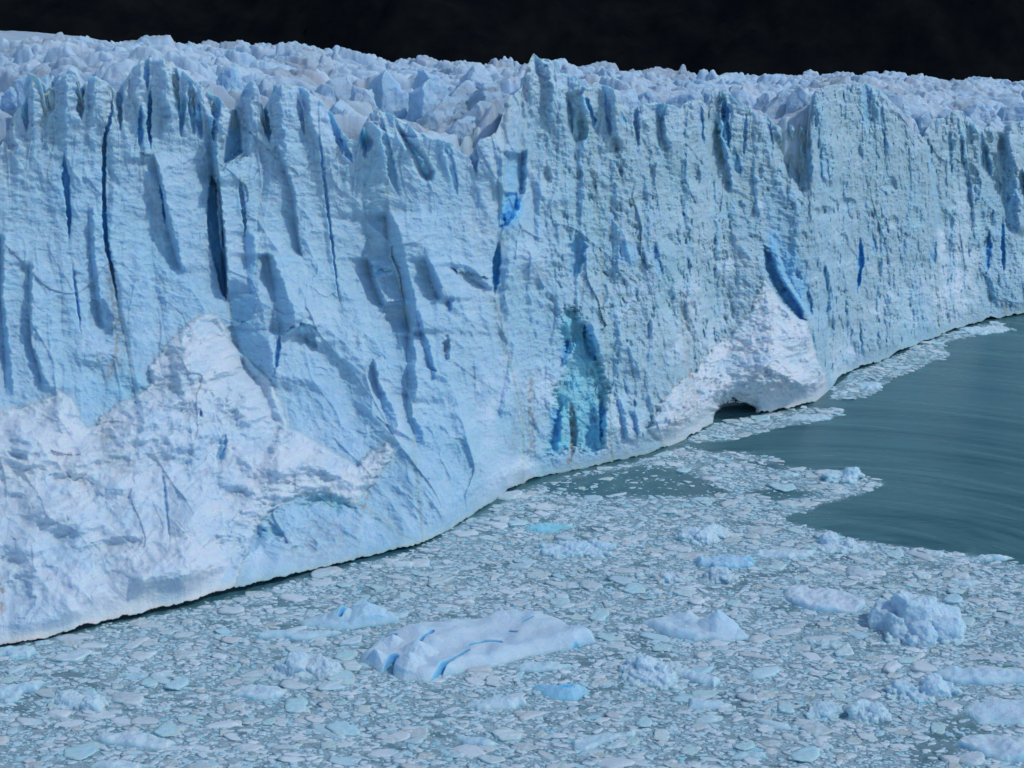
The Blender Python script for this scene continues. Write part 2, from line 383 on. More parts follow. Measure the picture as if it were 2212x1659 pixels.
crack([(235, 818, 8), (290, 830, 12), (330, 840, 12), (375, 846, 16), (432, 864, 10)], 3.0, 0.35)
flank([(455, 832, 12), (505, 834, 32), (566, 845, 34), (644, 868, 30), (700, 880, 18), (722, 884, 8)], 7.5, 60, e=16, blue=0.2)
flank([(715, 880, 8), (760, 878, 22), (800, 880, 18), (840, 882, 20), (870, 884, 14)], 4.0, 35, e=16)
flank([(660, 895, 8), (740, 912, 14), (800, 930, 12), (825, 936, 6)], 3.0, 35)
flank([(555, 916, 10), (600, 926, 22), (650, 946, 18)], 5, 40, e=12, blue=0.2)
flank([(570, 1000, 14), (600, 1008, 34), (625, 1050, 12)], 3.4, 35, e=10, blue=0.15)
flank([(565, 975, 14), (590, 985, 12)], 2, 25)
flank([(625, 968, 14), (680, 971, 8)], 2.6, 30)
hollow(962, 755, 12, 30, 10, 3.0)
pit([(853, 250), (880, 290), (905, 315), (925, 340), (942, 372), (935, 394), (918, 396), (900, 382), (890, 350), (872, 318), (862, 300), (855, 275)], 4.5, 18, js=0.8); hollow(878, 290, 18, 42, -30, 3.0)
crack([(290, 960, 14), (340, 972, 13), (410, 986, 9), (430, 986, 4)], 2.6, 0.3)
hollow(788, 300, 14, 30, -25, 4, 0.4); crack([(290, 735, 8), (335, 752, 12), (355, 762, 6)], 4, 0.8)
flank([(770, 804, 5), (830, 812, 10), (900, 832, 26), (940, 845, 14)], 3.6, 40)
flank([(830, 876, 8), (900, 880, 14), (940, 895, 24), (975, 905, 10)], 2.6, 30)
flank([(560, 62, 10), (680, 64, 5), (740, 66, 4), (800, 84, 8), (850, 90, 24)], 3.2, 40)
flank([(500, 0, 10), (640, 0, 8), (760, 8, 14), (860, 12, 20)], 3.2, 30)
hollow(218, 690, 26, 46, -12, 2.6)
flank([(440, 190, 10), (560, 195, 12), (690, 212, 12), (716, 220, 20)], 2.6, 45)
# the cleft with the blue back wall, right of the middle
pit([(1086, 330), (1140, 322), (1138, 410), (1124, 450), (1104, 480), (1084, 500), (1078, 492), (1086, 440), (1084, 390)], 4.0, 14, 0.4, js=1.4)
pit([(1086, 418), (1118, 414), (1122, 450), (1104, 480), (1082, 500), (1076, 494), (1088, 450)], 2.5, 6, 0.95, js=1.2)
bluewash(1108, 375, 34, 60, 0, b=0.45); bluewash(1104, 455, 30, 50, 20, b=1.0)
flank([(300, 1062, 10), (350, 1072, 14), (430, 1078, 18), (490, 1078, 12), (520, 1070, 8)], 2.5, 30)
crack([(515, 1078, 8), (580, 1072, 14), (642, 1068, 10)], 6.5, 1.0)
crack([(490, 1252, 34), (560, 1246, 26), (616, 1236, 12)], 5, 0.5)
crack([(520, 1412, 8), (560, 1418, 14), (605, 1430, 14)], 3, 0.4); bluewash(1350, 545, 50, 34, 0, b=0.3)
crack([(200, 1262, 6), (260, 1283, 8), (282, 1280, 8)], 4, 0.8); hollow(1258, 275, 12, 34, 0, 3, 0.0, 0.4)
crack([(240, 1340, 10), (278, 1352, 7)], 3, 0.6)
# turquoise recess at the waterline
pit([(1215, 655), (1248, 668), (1262, 700), (1292, 740), (1306, 800), (1322, 850), (1308, 900), (1314, 965), (1290, 990), (1240, 970), (1200, 992), (1168, 985), (1182, 930), (1196, 880), (1186, 850), (1212, 810), (1222, 770), (1204, 720)], 3.6, 16, 0.0, 0.8, js=3.2)
pit([(1187, 880), (1216, 870), (1214, 930), (1206, 980), (1180, 978), (1192, 930)], 2.0, 10, 0.75, 0.3, js=2.2)
pit([(1262, 890), (1290, 870), (1300, 930), (1296, 975), (1270, 985), (1258, 940)], 1.6, 14, 0.5, 0.5, js=2.2)
pit([(1214, 738), (1230, 730), (1226, 775), (1214, 782)], 1.5, 4, 0.85, js=1.5); pit([(1258, 700), (1272, 712), (1292, 760), (1290, 780), (1272, 775), (1260, 740)], 2.0, 6, 0.75, js=2.0)
D -= 1.6 * (1 - sstep(0, 1, np.sqrt(((X - 1238 + jag * 2) / 30) ** 2 + ((PY - 840 + jag * 3) / 60) ** 2)))
bluewash(1250, 820, 110, 200, 0, t=0.16)
flank([(690, 1262, 14), (740, 1262, 30), (785, 1272, 22)], 5, 30, blue=0.6)
flank([(725, 1232, 20), (775, 1214, 14), (800, 1214, 8)], 5, 30, blue=0.5)
crack([(860, 1232, 12), (934, 1240, 14), (975, 1236, 8), (1016, 1228, 6)], 3.5, 0.1)
flank([(880, 1186, 20), (930, 1190, 22), (975, 1186, 18)], 3, 24, blue=0.6)
crack([(860, 1300, 8), (920, 1302, 10), (965, 1296, 6)], 4, 0.9)
flank([(850, 1330, 8), (900, 1340, 14), (960, 1350, 10)], 3, 20, blue=0.3); flank([(880, 1365, 8), (950, 1376, 10)], 2.4, 20)
stain([(800, 1146, 0), (1000, 1150, 0)], 14, 0.75); stain([(860, 1236, 0), (930, 1240, 0), (1020, 1228, 0)], 9, 1.0, 3)
stain([(560, 238, 0), (640, 240, 0), (700, 252, 0), (770, 250, 0), (840, 225, 0)], 16, 0.75, 4); stain([(880, 225, 0), (1010, 235, 0)], 26, 0.5, 5)
bluewash(240, 775, 60, 50, 0, dirt=0.25); bluewash(250, 990, 90, 40, 15, dirt=0.35); bluewash(400, 830, 60, 30, 20, dirt=0.18)
stain([(1030, 716, 0), (1110, 712, 0)], 7, 0.9, 6); stain([(1050, 800, 0), (1100, 785, 0), (1160, 760, 0)], 8, 0.6, 7); stain([(930, 842, 0), (1060, 800, 0)], 20, 0.35, 8)
stain([(1030, 182, 0), (1060, 184, 0)], 8, 0.8, 9); stain([(1240, 4, 0), (1340, 2, 0)], 8, 1.0, 10)
stain([(250, 60, 0), (265, 75, 0), (300, 110, 0), (330, 120, 0)], 14, 0.5, 13); stain([(640, 2170, 0), (690, 2175, 0)], 12, 0.6, 14)
stain([(620, 1475, 0), (900, 1500, 0)], 22, 0.45, 15); stain([(820, 1530, 0), (940, 1440, 0)], 20, 0.35, 17); stain([(860, 1120, 0), (1010, 1105, 0)], 16, 0.3, 18); stain([(330, 100, 0), (420, 110, 0)], 24, 0.3, 19); stain([(800, 1500, 0), (940, 1440, 0)], 16, 0.25, 16)
bluewash(690, 1170, 110, 60, -15, dirt=0.32)
# right half
crack([(195, 1562, 8), (240, 1566, 14), (300, 1570, 14), (335, 1576, 6)], 7, 0.7)
crack([(315, 1584, 10), (350, 1590, 18), (385, 1598, 8)], 3.5, 0.5)
crack([(235, 1613, 3), (280, 1610, 6), (345, 1606, 5)], 2.5, 0.5)
flank([(240, 1540, 12), (300, 1555, 14), (420, 1575, 10)], 4, 40)
crack([(165, 1862, 10), (200, 1870, 15), (260, 1873, 14), (288, 1874, 8)], 2.6, 0.35)
flank([(285, 1738, 10), (340, 1742, 12), (400, 1748, 10)], 4.5, 30, blue=0.4)
flank([(290, 1766, 14), (340, 1770, 20), (400, 1776, 14)], 4.5, 30, blue=0.35)
hollow(1925, 400, 13, 18, 0, 3); hollow(1780, 460, 24, 14, 0, 2.4); hollow(1930, 480, 12, 14, 0, 2.5); hollow(1978, 470, 14, 24, 0, 2.2)
crack([(505, 1857, 6), (560, 1860, 10), (602, 1856, 8), (640, 1848, 4)], 6, 0.95)
crack([(500, 1884, 5), (530, 1889, 8), (560, 1890, 4)], 2.4, 0.4)
crack([(505, 2020, 10), (560, 2016, 12), (580, 2020, 6)], 3.5, 0.5)
flank([(300, 1996, 10), (380, 2010, 12), (470, 2020, 8), (570, 2026, 6)], -4.5, 60)
hollow(2096, 395, 22, 50, -8, 5.5); flank([(270, 2072, 6), (380, 2085, 10), (450, 2100, 6)], 2.5, 30)
flank([(300, 2124, 6), (360, 2134, 10), (390, 2142, 4)], 4, 25, blue=0.5)
flank([(285, 2162, 10), (340, 2164, 28), (430, 2168, 38), (480, 2175, 26), (510, 2190, 12)], 8.5, 60, blue=0.3)
crack([(460, 2166, 5), (520, 2166, 7), (600, 2168, 4)], 5, 0.8); crack([(360, 2206, 10), (400, 2208, 16), (440, 2209, 14)], 9, 0.2)
crack([(490, 2138, 6), (560, 2134, 9), (600, 2130, 5)], 4, 0.8)
flank([(580, 2120, 8), (620, 2135, 12), (665, 2145, 14)], 3, 20)
# blue cave behind the white mound
bluewash(1700, 590, 52, 130, -20, b=0.5); bluewash(1672, 540, 26, 60, -10, b=0.45)
pit([(1646, 522), (1670, 545), (1684, 590), (1706, 622), (1732, 660), (1746, 696), (1722, 690), (1690, 655), (1664, 616), (1648, 580)], 5, 12, 0.85, js=1.4)
flank([(520, 1672, 8), (600, 1692, 10), (690, 1750, 8)], -3, 60)
crack([(620, 1744, 8), (660, 1748, 12), (690, 1752, 5)], 3.5, 0.5)
crack([(700, 1857, 4), (780, 1864, 5), (795, 1866, 4)], 2, 0.3)
flank([(690, 1783, 5), (760, 1786, 6), (845, 1790, 8)], -4.5, 50, e=20)
flank([(560, 1778, 6), (640, 1790, 10), (700, 1782, 8)], 3, 40)

for a_ in [(72, 160, 330, 34, 22, 5), (113, 200, 300, 20, 26, 2), (147, 147, 330, 26, 40, 5), (205, 164, 330, 30, 44, 5), (280, 160, 300, 16, 20, 2.5), (335, 118, 260, 50, 60, 4), (302, 200, 320, 14, 16, 2), (362, 165, 330, 24, 30, 4, 0.05),
           (410, 180, 330, 22, 22, 3, 0.1), (440, 210, 330, 14, 20, 2.5, 0.1), (478, 230, 350, 16, 22, 3, 0.1), (543, 174, 340, 22, 34, 5), (610, 190, 420, 26, 60, 4, 0.1), (664, 196, 420, 18, 50, 3, 0.2), (735, 255, 380, 20, 30, 3, 0.2),
           (815, 240, 400, 20, 40, 3, 0.15), (856, 250, 340, 20, 30, 3, 0.5), (960, 305, 420, 22, 24, 3, 0.2), (1071, 290, 420, 40, 20, 2), (1150, 119, 260, 34, 18, 5), (1184, 124, 330, 16, 40, 4, 0.1), (1263, 184, 300, 24, 30, 3), (1331, 195, 330, 20, 26, 3),
           (1447, 225, 380, 26, 40, 3), (1491, 218, 360, 18, 26, 2.5), (1562, 195, 420, 10, 40, 5), (1583, 208, 360, 10, 18, 2), (1708, 266, 360, 14, 12, 3), (1728, 272, 380, 14, 14, 3), (1680, 262, 360, 14, 16, 3), (1767, 191, 330, 20, 36, 3), (1836, 181, 320, 30, 22, 3),
           (1900, 198, 360, 20, 30, 3), (2013, 259, 420, 16, 20, 3), (2068, 236, 400, 40, 14, 3.5), (2110, 272, 380, 14, 20, 3), (2143, 263, 380, 12, 22, 3), (2185, 264, 400, 14, 20, 3), (30, 240, 360, 20, 26, 3), (1396, 222, 330, 20, 24, 3)]:
    fin(*a_)
def shelf(pts, amp, dec=26, up=8):
    global D
    p = np.array(pts, float); yl = np.interp(X, p[:, 0], p[:, 1]) + jag * 1.1; xe = sstep(p[0, 0] - 4, p[0, 0] + 12, X) * (1 - sstep(p[-1, 0] - 12, p[-1, 0] + 4, X))
    v = PY - yl + 10 * fbm(X / 12, PY * 0, oct=3, seed=251); amp = amp * (0.4 if amp > 0 else 0.7)
    D += xe * np.where(v < 0, -amp * np.exp(np.minimum(v, 0) / 60.0) * 0.4, 0.6 * amp * np.exp(-np.maximum(v, 0) / dec))
shelf([(300, 328), (330, 334)], 4, 20); shelf([(470, 365), (505, 348), (535, 338)], -5, 20)
shelf([(610, 715), (650, 700), (690, 705)], 3, 16); shelf([(800, 585), (845, 583)], 2.5, 14); shelf([(970, 580), (1060, 600)], 3, 16); shelf([(820, 650), (870, 650)], 2, 14)

for a_ in [([(190, 56, 20), (240, 54, 14), (290, 58, 5)], 5, .4), ([(180, 110, 26), (215, 112, 18), (250, 108, 8)], 4, .3), ([(170, 174, 26), (215, 172, 20), (262, 176, 8)], 6, .5), ([(150, 262, 14), (230, 258, 12), (290, 262, 5)], 5, .5),
           ([(110, 318, 10), (170, 316, 12), (205, 322, 6)], 3, .5), ([(130, 376, 20), (200, 380, 16), (262, 386, 6)], 5, .45), ([(165, 412, 20), (230, 414, 16), (300, 420, 6)], 5, .5), ([(190, 470, 22), (250, 466, 18), (320, 462, 8)], 6, .6),
           ([(200, 640, 10), (260, 652, 12), (300, 660, 5)], 3, .3), ([(230, 712, 24), (290, 728, 18), (340, 742, 8)], 5, .4), ([(250, 780, 26), (300, 786, 18), (345, 790, 8)], 6, .45), ([(300, 1020, 22), (340, 1024, 18), (380, 1030, 8)], 5, .3),
           ([(200, 1225, 12), (250, 1232, 12), (300, 1236, 5)], 4, .3), ([(200, 1310, 14), (240, 1314, 14), (300, 1318, 6)], 4, .35), ([(215, 1372, 20), (260, 1374, 14), (320, 1380, 6)], 4, .3), ([(225, 1425, 14), (290, 1432, 12), (330, 1436, 5)], 3, .2),
           ([(220, 1510, 18), (260, 1514, 14), (320, 1520, 6)], 4, .3), ([(240, 1660, 16), (300, 1664, 14), (350, 1668, 5)], 4, .25), ([(270, 1694, 14), (330, 1698, 10), (390, 1704, 5)], 4, .3), ([(290, 1716, 8), (350, 1720, 8), (420, 1728, 4)], 3, .3),
           ([(195, 1820, 10), (240, 1824, 10), (270, 1826, 5)], 3, .2), ([(200, 1900, 12), (260, 1906, 10), (330, 1912, 5)], 3, .2), ([(260, 2050, 8), (330, 2052, 10), (400, 2056, 5)], 3, .2), ([(270, 2118, 10), (330, 2120, 10), (380, 2124, 5)], 4, .3)]:
    crack([(q[0], q[1], q[2] * 0.75) for q in a_[0]], a_[1] * 0.9, a_[2])
for a_ in [([(330, 1150, 8), (420, 1146, 14), (520, 1156, 10), (560, 1160, 6)], 4, 50), ([(260, 1228, 8), (400, 1236, 14), (520, 1246, 10)], 4, 60), ([(300, 1296, 10), (420, 1312, 14), (560, 1330, 12), (640, 1336, 6)], 4, 60), ([(350, 1372, 8), (500, 1392, 14), (640, 1400, 10)], 3.6, 50),
           ([(300, 1455, 8), (420, 1462, 16), (560, 1490, 12), (700, 1500, 6)], 4.5, 60), ([(360, 1525, 6), (480, 1540, 12), (620, 1560, 8)], 3, 50), ([(330, 1610, 6), (450, 1622, 12), (520, 1634, 8)], 3.2, 50), ([(400, 1690, 8), (500, 1705, 14), (600, 1720, 8)], 3.5, 50),
           ([(300, 1812, 6), (450, 1816, 12), (600, 1812, 12), (760, 1820, 6)], 3.6, 60), ([(250, 1890, 6), (380, 1896, 14), (560, 1906, 10), (700, 1910, 5)], 3.4, 50), ([(300, 1950, 6), (450, 1956, 10), (620, 1950, 8)], 3, 40), ([(450, 1905, 5), (600, 1925, 12), (720, 1930, 6)], 2.6, 40),
           ([(600, 1985, 6), (680, 1990, 12), (730, 1992, 6)], 2.5, 30), ([(420, 2050, 6), (560, 2054, 14), (650, 2060, 6)], 3.2, 30), ([(640, 1340, 6), (760, 1352, 14), (860, 1360, 8)], 3, 40), ([(660, 1420, 6), (760, 1426, 12), (840, 1430, 8)], 2.8, 30), ([(700, 1130, 6), (820, 1122, 14), (940, 1110, 8)], 2.6, 50)]:
    flank([(q[0], q[1] - 0.10 * (q[0] - 500), q[2]) for q in a_[0]], a_[1] * 0.42, a_[2] * 1.4, e=60, blue=0.14)
for a_ in [(1330, 320, 16, 26, 10, 3), (1390, 430, 22, 16, -10, 2.6), (1500, 380, 16, 30, 0, 2.6), (1180, 380, 12, 20, 0, 2), (1450, 520, 20, 14, 0, 2.2), (1560, 560, 12, 24, 10, 2.4), (1830, 440, 20, 14, 0, 2.4), (1790, 350, 12, 40, 0, 2.6), (1855, 330, 10, 30, 0, 2),
           (1700, 400, 10, 26, 0, 2.4), (1960, 620, 14, 20, 0, 2), (1300, 640, 14, 26, 10, 2.2), (1160, 620, 14, 20, 0, 2), (2040, 480, 20, 26, 0, 2.4), (2130, 520, 12, 30, 0, 2.4), (1640, 370, 10, 20, 0, 2)]:
    hollow(*a_)
bluewash(1690, 470, 60, 120, -10, b=0.16); bluewash(1480, 690, 60, 90, 20, wht=0.45); bluewash(1580, 760, 80, 60, 0, wht=0.4); bluewash(1100, 360, 30, 60, 0, b=0.2); bluewash(1990, 640, 120, 80, -20, wht=0.4); bluewash(1350, 650, 80, 60, 0, wht=0.25)
bluewash(1500, 420, 190, 120, 0, dirt=0.0)

pit([(1638, 236), (1752, 200), (1753, 410), (1735, 440), (1700, 400), (1660, 330)], 5, 26, js=1.2)
pit([(1215, 200), (1262, 190), (1266, 300), (1240, 330), (1222, 280)], 2.5, 14); pit([(1395, 226), (1440, 226), (1432, 330), (1405, 300)], 2.5, 12)
D += 3.0 * sstep(1990, 2016, X - 0.10 * (PY - 300)) * sstep(0.1, 0.4, T)

# --- collapsed, crushed ice at the foot of the wall
APL = [(-430, 960), (-200, 900), (0, 892), (30, 880), (60, 878), (85, 868), (130, 848), (150, 856), (168, 880), (172, 905), (190, 925), (206, 915), (250, 872), (290, 858), (325, 830), (322, 790), (345, 762), (365, 735),
       (405, 700), (440, 678), (468, 680), (486, 706), (500, 736), (522, 760), (550, 790), (580, 815), (596, 850), (612, 885), (622, 924), (650, 935), (690, 960), (735, 985), (770, 1005), (800, 975), (838, 956), (850, 975), (830, 1010), (800, 1050),
       (770, 1085), (700, 1062), (640, 1070), (590, 1100), (555, 1140), (530, 1200), (505, 1262), (492, 1340), (250, 1400), (0, 1460), (-430, 1580)]
MND = [(1651, 604), (1668, 622), (1690, 655), (1716, 680), (1742, 694), (1756, 740), (1768, 780), (1786, 820), (1796, 846), (1780, 868), (1700, 892), (1560, 905), (1500, 940), (1440, 965), (1400, 930), (1430, 860), (1500, 800), (1535, 752), (1560, 735), (1597, 706), (1625, 668), (1640, 630)]
PLT = [(555, 1140), (590, 1100), (640, 1070), (700, 1062), (770, 1085), (830, 1120), (860, 1150), (910, 1172), (760, 1215), (540, 1268), (505, 1265), (530, 1200)]
s1 = sdf(X + jag * 1.5, PY + jag * 1.5, APL); s2 = sdf(X + jag * 1.6, PY + jag * 1.6, MND); s3 = sdf(X + jag, PY + jag, PLT)
D -= 3.5 * sstep(-1, 70, s1) + 0.7 * sstep(-2, 6, s1)
D -= 9.0 * sstep(-1, 120, s2) + 0.5 * sstep(-2, 6, s2)
D += 1.3 * sstep(-3, 14, s3)
WHITE = np.maximum(WHITE, 0.7 * sstep(-8, 16, s1 + jag * 2) * (1 - 0.5 * sstep(80, 260, s1))); WHITE = np.maximum(WHITE, 0.8 * sstep(-3, 8, s2))
for a_ in [(110, 1352, 130, 46, -10, 3.0), (330, 1245, 120, 46, -20, 2.4), (150, 1120, 120, 46, 10, 2.6), (430, 1120, 90, 56, 0, 2.2), (700, 1010, 80, 26, 15, 2.0), (60, 985, 90, 40, 0, 2.4), (250, 1050, 70, 34, 0, 1.8), (520, 880, 60, 50, 30, 2.0), (400, 780, 40, 60, 30, 2.0), (600, 1010, 60, 36, 20, 2.0), (40, 1180, 80, 40, 0, 2.0)]:
    bump_blob(*a_)
for a_ in [(230, 1185, 70, 22, -15, 1.8), (70, 1250, 60, 20, -20, 1.5), (330, 1320, 90, 14, -14, 1.2), (520, 1075, 50, 22, 20, 1.6), (340, 1000, 40, 24, 0, 1.5), (150, 1040, 50, 16, 10, 1.4), (480, 1180, 50, 24, -20, 1.5), (400, 890, 30, 26, 0, 1.6)]:
    hollow(*a_)
# the steeper shoulder inside the left rubble, and the scoop at its foot
SHD = [(440, 690), (470, 690), (490, 720), (560, 800), (600, 870), (618, 925), (590, 1000), (530, 985), (475, 950), (470, 900), (490, 860), (440, 820), (500, 790), (520, 770)]
s4 = sdf(X + jag * 2, PY + jag * 2, SHD); D += 2.0 * sstep(0, 22, s4)
WHITE = WHITE * (1 - 0.7 * sstep(0, 20, s4))
crack([(930, 486, 12), (980, 478, 14), (1010, 470, 4)], 3.0, 0.6); crack([(880, 433, 4), (905, 435, 6)], 2, 0.5)
crack([(1010, 350, 4), (1100, 360, 5), (1180, 368, 4)], 1.4, 0.4); hollow(38, 985, 22, 8, 10, 1.5, 0.2)
bluewash(80, 970, 50, 12, 40, b=0.12)
flank([(1120, 553, 10), (1160, 560, 26), (1215, 500, 22), (1270, 470, 30)], 2.2, 30)
pit([(640, 1092), (668, 1070), (705, 1062), (740, 1074), (775, 1098), (768, 1112), (742, 1100), (728, 1118), (705, 1098), (680, 1092), (655, 1104)], 1.4, 12, turq=0.5, js=1.6); hollow(650, 1190, 30, 14, -10, 1.4); hollow(590, 1150, 26, 18, 20, 2.0, turq=0.3)
flank([(1150, 820, 6), (1185, 830, 16), (1200, 836, 8)], 2.0, 20)
pit([(1540, 915), (1546, 886), (1562, 872), (1582, 862), (1596, 868), (1616, 868), (1634, 884), (1642, 905), (1600, 930)], 8, 6, 0.6, js=2.6, floor=True)
pit([(1535, 920), (1528, 890), (1560, 850), (1600, 838), (1640, 862), (1660, 910)], 2.0, 22, js=3.0, floor=True)           # dark cave at the waterline
hollow(-30, 1330, 120, 60, -30, 2.0); 
bump_blob(1120, 1020, 50, 40, 0, 2.0, 0.6); bump_blob(2060, 640, 60, 70, 0, 2.5, 0.6); bump_blob(1830, 790, 40, 50, 0, 2, 0.5); bump_blob(1480, 640, 36, 60, 20, 2.0, 0.4)
bump_blob(1150, 560, 80, 60, 0, 3.0, 0.25); bump_blob(1330, 900, 60, 70, 40, 2.0, 0.35); bump_blob(200, 760, 70, 40, 0, 2.5, 0.2); bump_blob(2030, 530, 16, 40, 0, 2.5, 0.7); bump_blob(1640, 450, 14, 18, 0, 1.8, 0.5)
bump_blob(1230, 700, 30, 30, 0, 2.0)
bluewash(960, 900, 90, 160, 0, wht=0.0, b=0.07)

# --- relief at every scale, in metres on the ice itself
rub = np.maximum(sstep(-3, 10, s1), sstep(-3, 10, s2)); pl = sstep(-3, 10, s3)
wx = SX + 2 * fbm(SX / 9, SZ / 9, oct=2, seed=60)
D += (1.3 + 1.6 * rgt) * fbm(SX / 34, SZ / 48, oct=3, seed=61) + (0.75 + 0.5 * rgt) * fbm(SX / 10, SZ / 20, oct=4, seed=62, gain=0.6) * (1 - 0.4 * rub)
D += (1 - rub) * ((0.42 + 0.2 * rgt) * fbm((SX + 0.5 * SZ) / 3.4, SZ / 1.7, oct=4, seed=162, gain=0.62) + 0.2 * fbm(SX / 1.1, SZ / 0.9, oct=3, seed=163, gain=0.65))
D += rgt * (1 - rub) * 0.5 * fbm((SX - 0.2 * SZ) / 1.8, SZ / 5.5, oct=4, seed=164, gain=0.6)
D += (0.35 + 0.15 * rgt) * -ridged(wx / 5.0, SZ / 9.0, oct=4, seed=63, gain=0.55) * (1 - 0.5 * rub) * 0.55
mX = X * YB / F; mY = PY * YB / F
sh = 1 - 0.3 * rub
for (sx_, sy_, a_, th, sd) in ((19, 30, 2.8, 0.35, 300), (9, 15, 1.9, 0.25, 301), (4.2, 5.5, 0.75, 0.5, 302), (2.0, 1.9, 0.34, 0.7, 303), (0.95, 0.8, 0.13, 0.2, 304)):
    ca, sa = math.cos(th), math.sin(th)
    u_ = (SX * ca + SZ * sa) / sx_ + 0.8 * fbm(SX / (sx_ * 1.6), SZ / (sy_ * 1.6), oct=3, seed=sd + 10); v_ = (-SX * sa + SZ * ca) / sy_ + 0.8 * fbm(SX / (sx_ * 1.6), SZ / (sy_ * 1.6), oct=3, seed=sd + 20)
    f1, f2, rr, ox, oy = voronoi(u_, v_, seed=sd)
    msk = np.clip(0.55 + 1.5 * fbm(SX / (sx_ * 4), SZ / (sy_ * 4), oct=2, seed=sd + 30), 0.05, 1.2)
    D += sh * msk * a_ * (-1.5 * np.minimum(f1, 0.9) ** 2 + 0.9 * (ox * (rr - 0.5) + oy * (rr * 7 % 1 - 0.5)))
f1, f2, rr, ox, oy = voronoi(mX / 2.4 + 0.7 * fbm(mX / 3, mY / 2, oct=3, seed=65), mY / 1.5 + 0.4 * fbm(mX / 3, mY / 2, oct=3, seed=165), seed=66)
D += rub * 0.6 * (-0.75 * (rr - 0.5) * (1 - sstep(0.3, 0.9, f1)) + 0.5 * oy * (rr + 0.3))
f1, f2, rr, ox, oy = voronoi(mX / 1.0 + 0.6 * fbm(mX / 2, mY / 2, oct=2, seed=67), mY / 0.7, seed=68)
D += (0.05 + 0.55 * rub) * -0.4 * (rr - 0.3) * (1 - sstep(0.2, 0.8, f1))
D += rub * (2.8 * fbm(mX / 11, mY / 5, oct=4, seed=171, gain=0.55) - 0.9 * ridged((mX + mY) / 8, mY / 3.0, oct=3, seed=172))
f1, f2, rr, ox, oy = voronoi((SX + SZ * 0.1) / 5.5 + fbm(SX / 9, SZ / 9, oct=2, seed=69), SZ / 9.0, seed=70)
edg = sstep(0.0, 0.10, f2 - f1); gate = sstep(-0.1, 0.25, fbm(SX / 20, SZ / 20, oct=2, seed=170))
D += (1 - rub) * gate * edg * 0.5 * (0.6 * (rr - 0.5) + 1.2 * ox * (rr - 0.3) + 0.5 * oy)      # broken facets
D += pl * 0.7 * ridged((SX + SZ) / 4.5, SZ / 2.5, oct=3, seed=72) * -0.6
pitn = np.clip(fbm(SX / 3.2, SZ / 4.0, oct=4, seed=73, gain=0.6) + 0.5 * fbm(SX / 24, SZ / 24, oct=2, seed=173) - 0.25, 0, 0.8); D += 0
D += rgt * 3.2 * pitn * (1 - rub); TURQ = np.maximum(TURQ, 0.0)
BLUE = np.clip(BLUE, 0, 1) * (0.82 + 0.5 * fbm(X / 20, PY / 30, oct=3, seed=80))
WHITE = np.maximum(WHITE, 0.75 * np.clip(1.6 * fbm(mX / 22, mY / 14, oct=5, seed=282, gain=0.6) + 0.05, 0, 1) * (0.35 + 0.65 * sstep(0.75, 0.25, T)) * (1 - sstep(0.1, 0.5, BLUE)) * (1 - sstep(0.2, 0.5, TURQ)))
TURQ = TURQ * (0.8 + 0.7 * fbm(X / 24, PY / 34, oct=3, seed=81))
WHITE = WHITE * np.clip(0.75 + 1.8 * fbm(mX / 7, mY / 3.5, oct=4, seed=82), 0.1, 1.1)
BLUE = np.maximum(BLUE, np.clip(fbm(SX / 26, SZ / 60, oct=3, seed=83), 0, 1) * 0.25)
TURQ = np.maximum(TURQ, np.clip(fbm(SX / 12, SZ / 20, oct=3, seed=84), 0, 1) * 0.28 * (1 - rub))
# fresh snow-bright caps along the crest
WHITE = np.maximum(WHITE, (1 - rgt * 0.4) * 0.35 * sstep(0.86, 1.0, T))
D *= sstep(0, 0.07, Tb)
YF = YB + D + DP
PF = at_depth(X, PY, YF)
# foot: undercut lip below, and the back of the crest above
foot = []
for dy, zf in ((0.25, 0.95), (2.6, 0.72), (4.2, 0.35), (4.5, -1.0), (4.5, -3.0)):
    q = PF[0].copy(); q[:, 1] += dy * np.minimum(1, lipx / 0.6 + 0.15); q[:, 2] = np.where(zf > 0, PF[0, :, 2] * zf, zf); foot.append(q)
back = []
for i, (dy, dz) in enumerate(((0.5, 0.05), (1.3, 0.5), (2.6, 2.0), (4.5, 5.0), (7.0, 9.0), (10, 14.0), (14, 20.0))):
    q = PF[-1].copy(); q[:, 1] += dy * (1 + 0.4 * fbm(xs / 30, xs * 0 + i, oct=2, seed=90)); q[:, 2] -= dz; back.append(q)
PF = np.concatenate([np.stack(foot[::-1]), PF, np.stack(back)], 0)
nf, nb = len(foot), len(back)
COL = np.clip(np.stack([BLUE, DIRT, WHITE, TURQ], -1), 0, 1)
COL = np.concatenate([np.repeat(COL[:1], nf, 0), COL, np.repeat(COL[-1:], nb, 0)], 0)
XX = np.concatenate([np.repeat(X[:1], nf, 0), X, np.repeat(X[-1:], nb, 0)], 0)
PYY = np.concatenate([np.repeat(PY[:1], nf, 0), PY, np.repeat(PY[-1:], nb, 0)], 0)
nr = PF.shape[0]
faces = grid_faces(nr, nc)[:, ::-1]
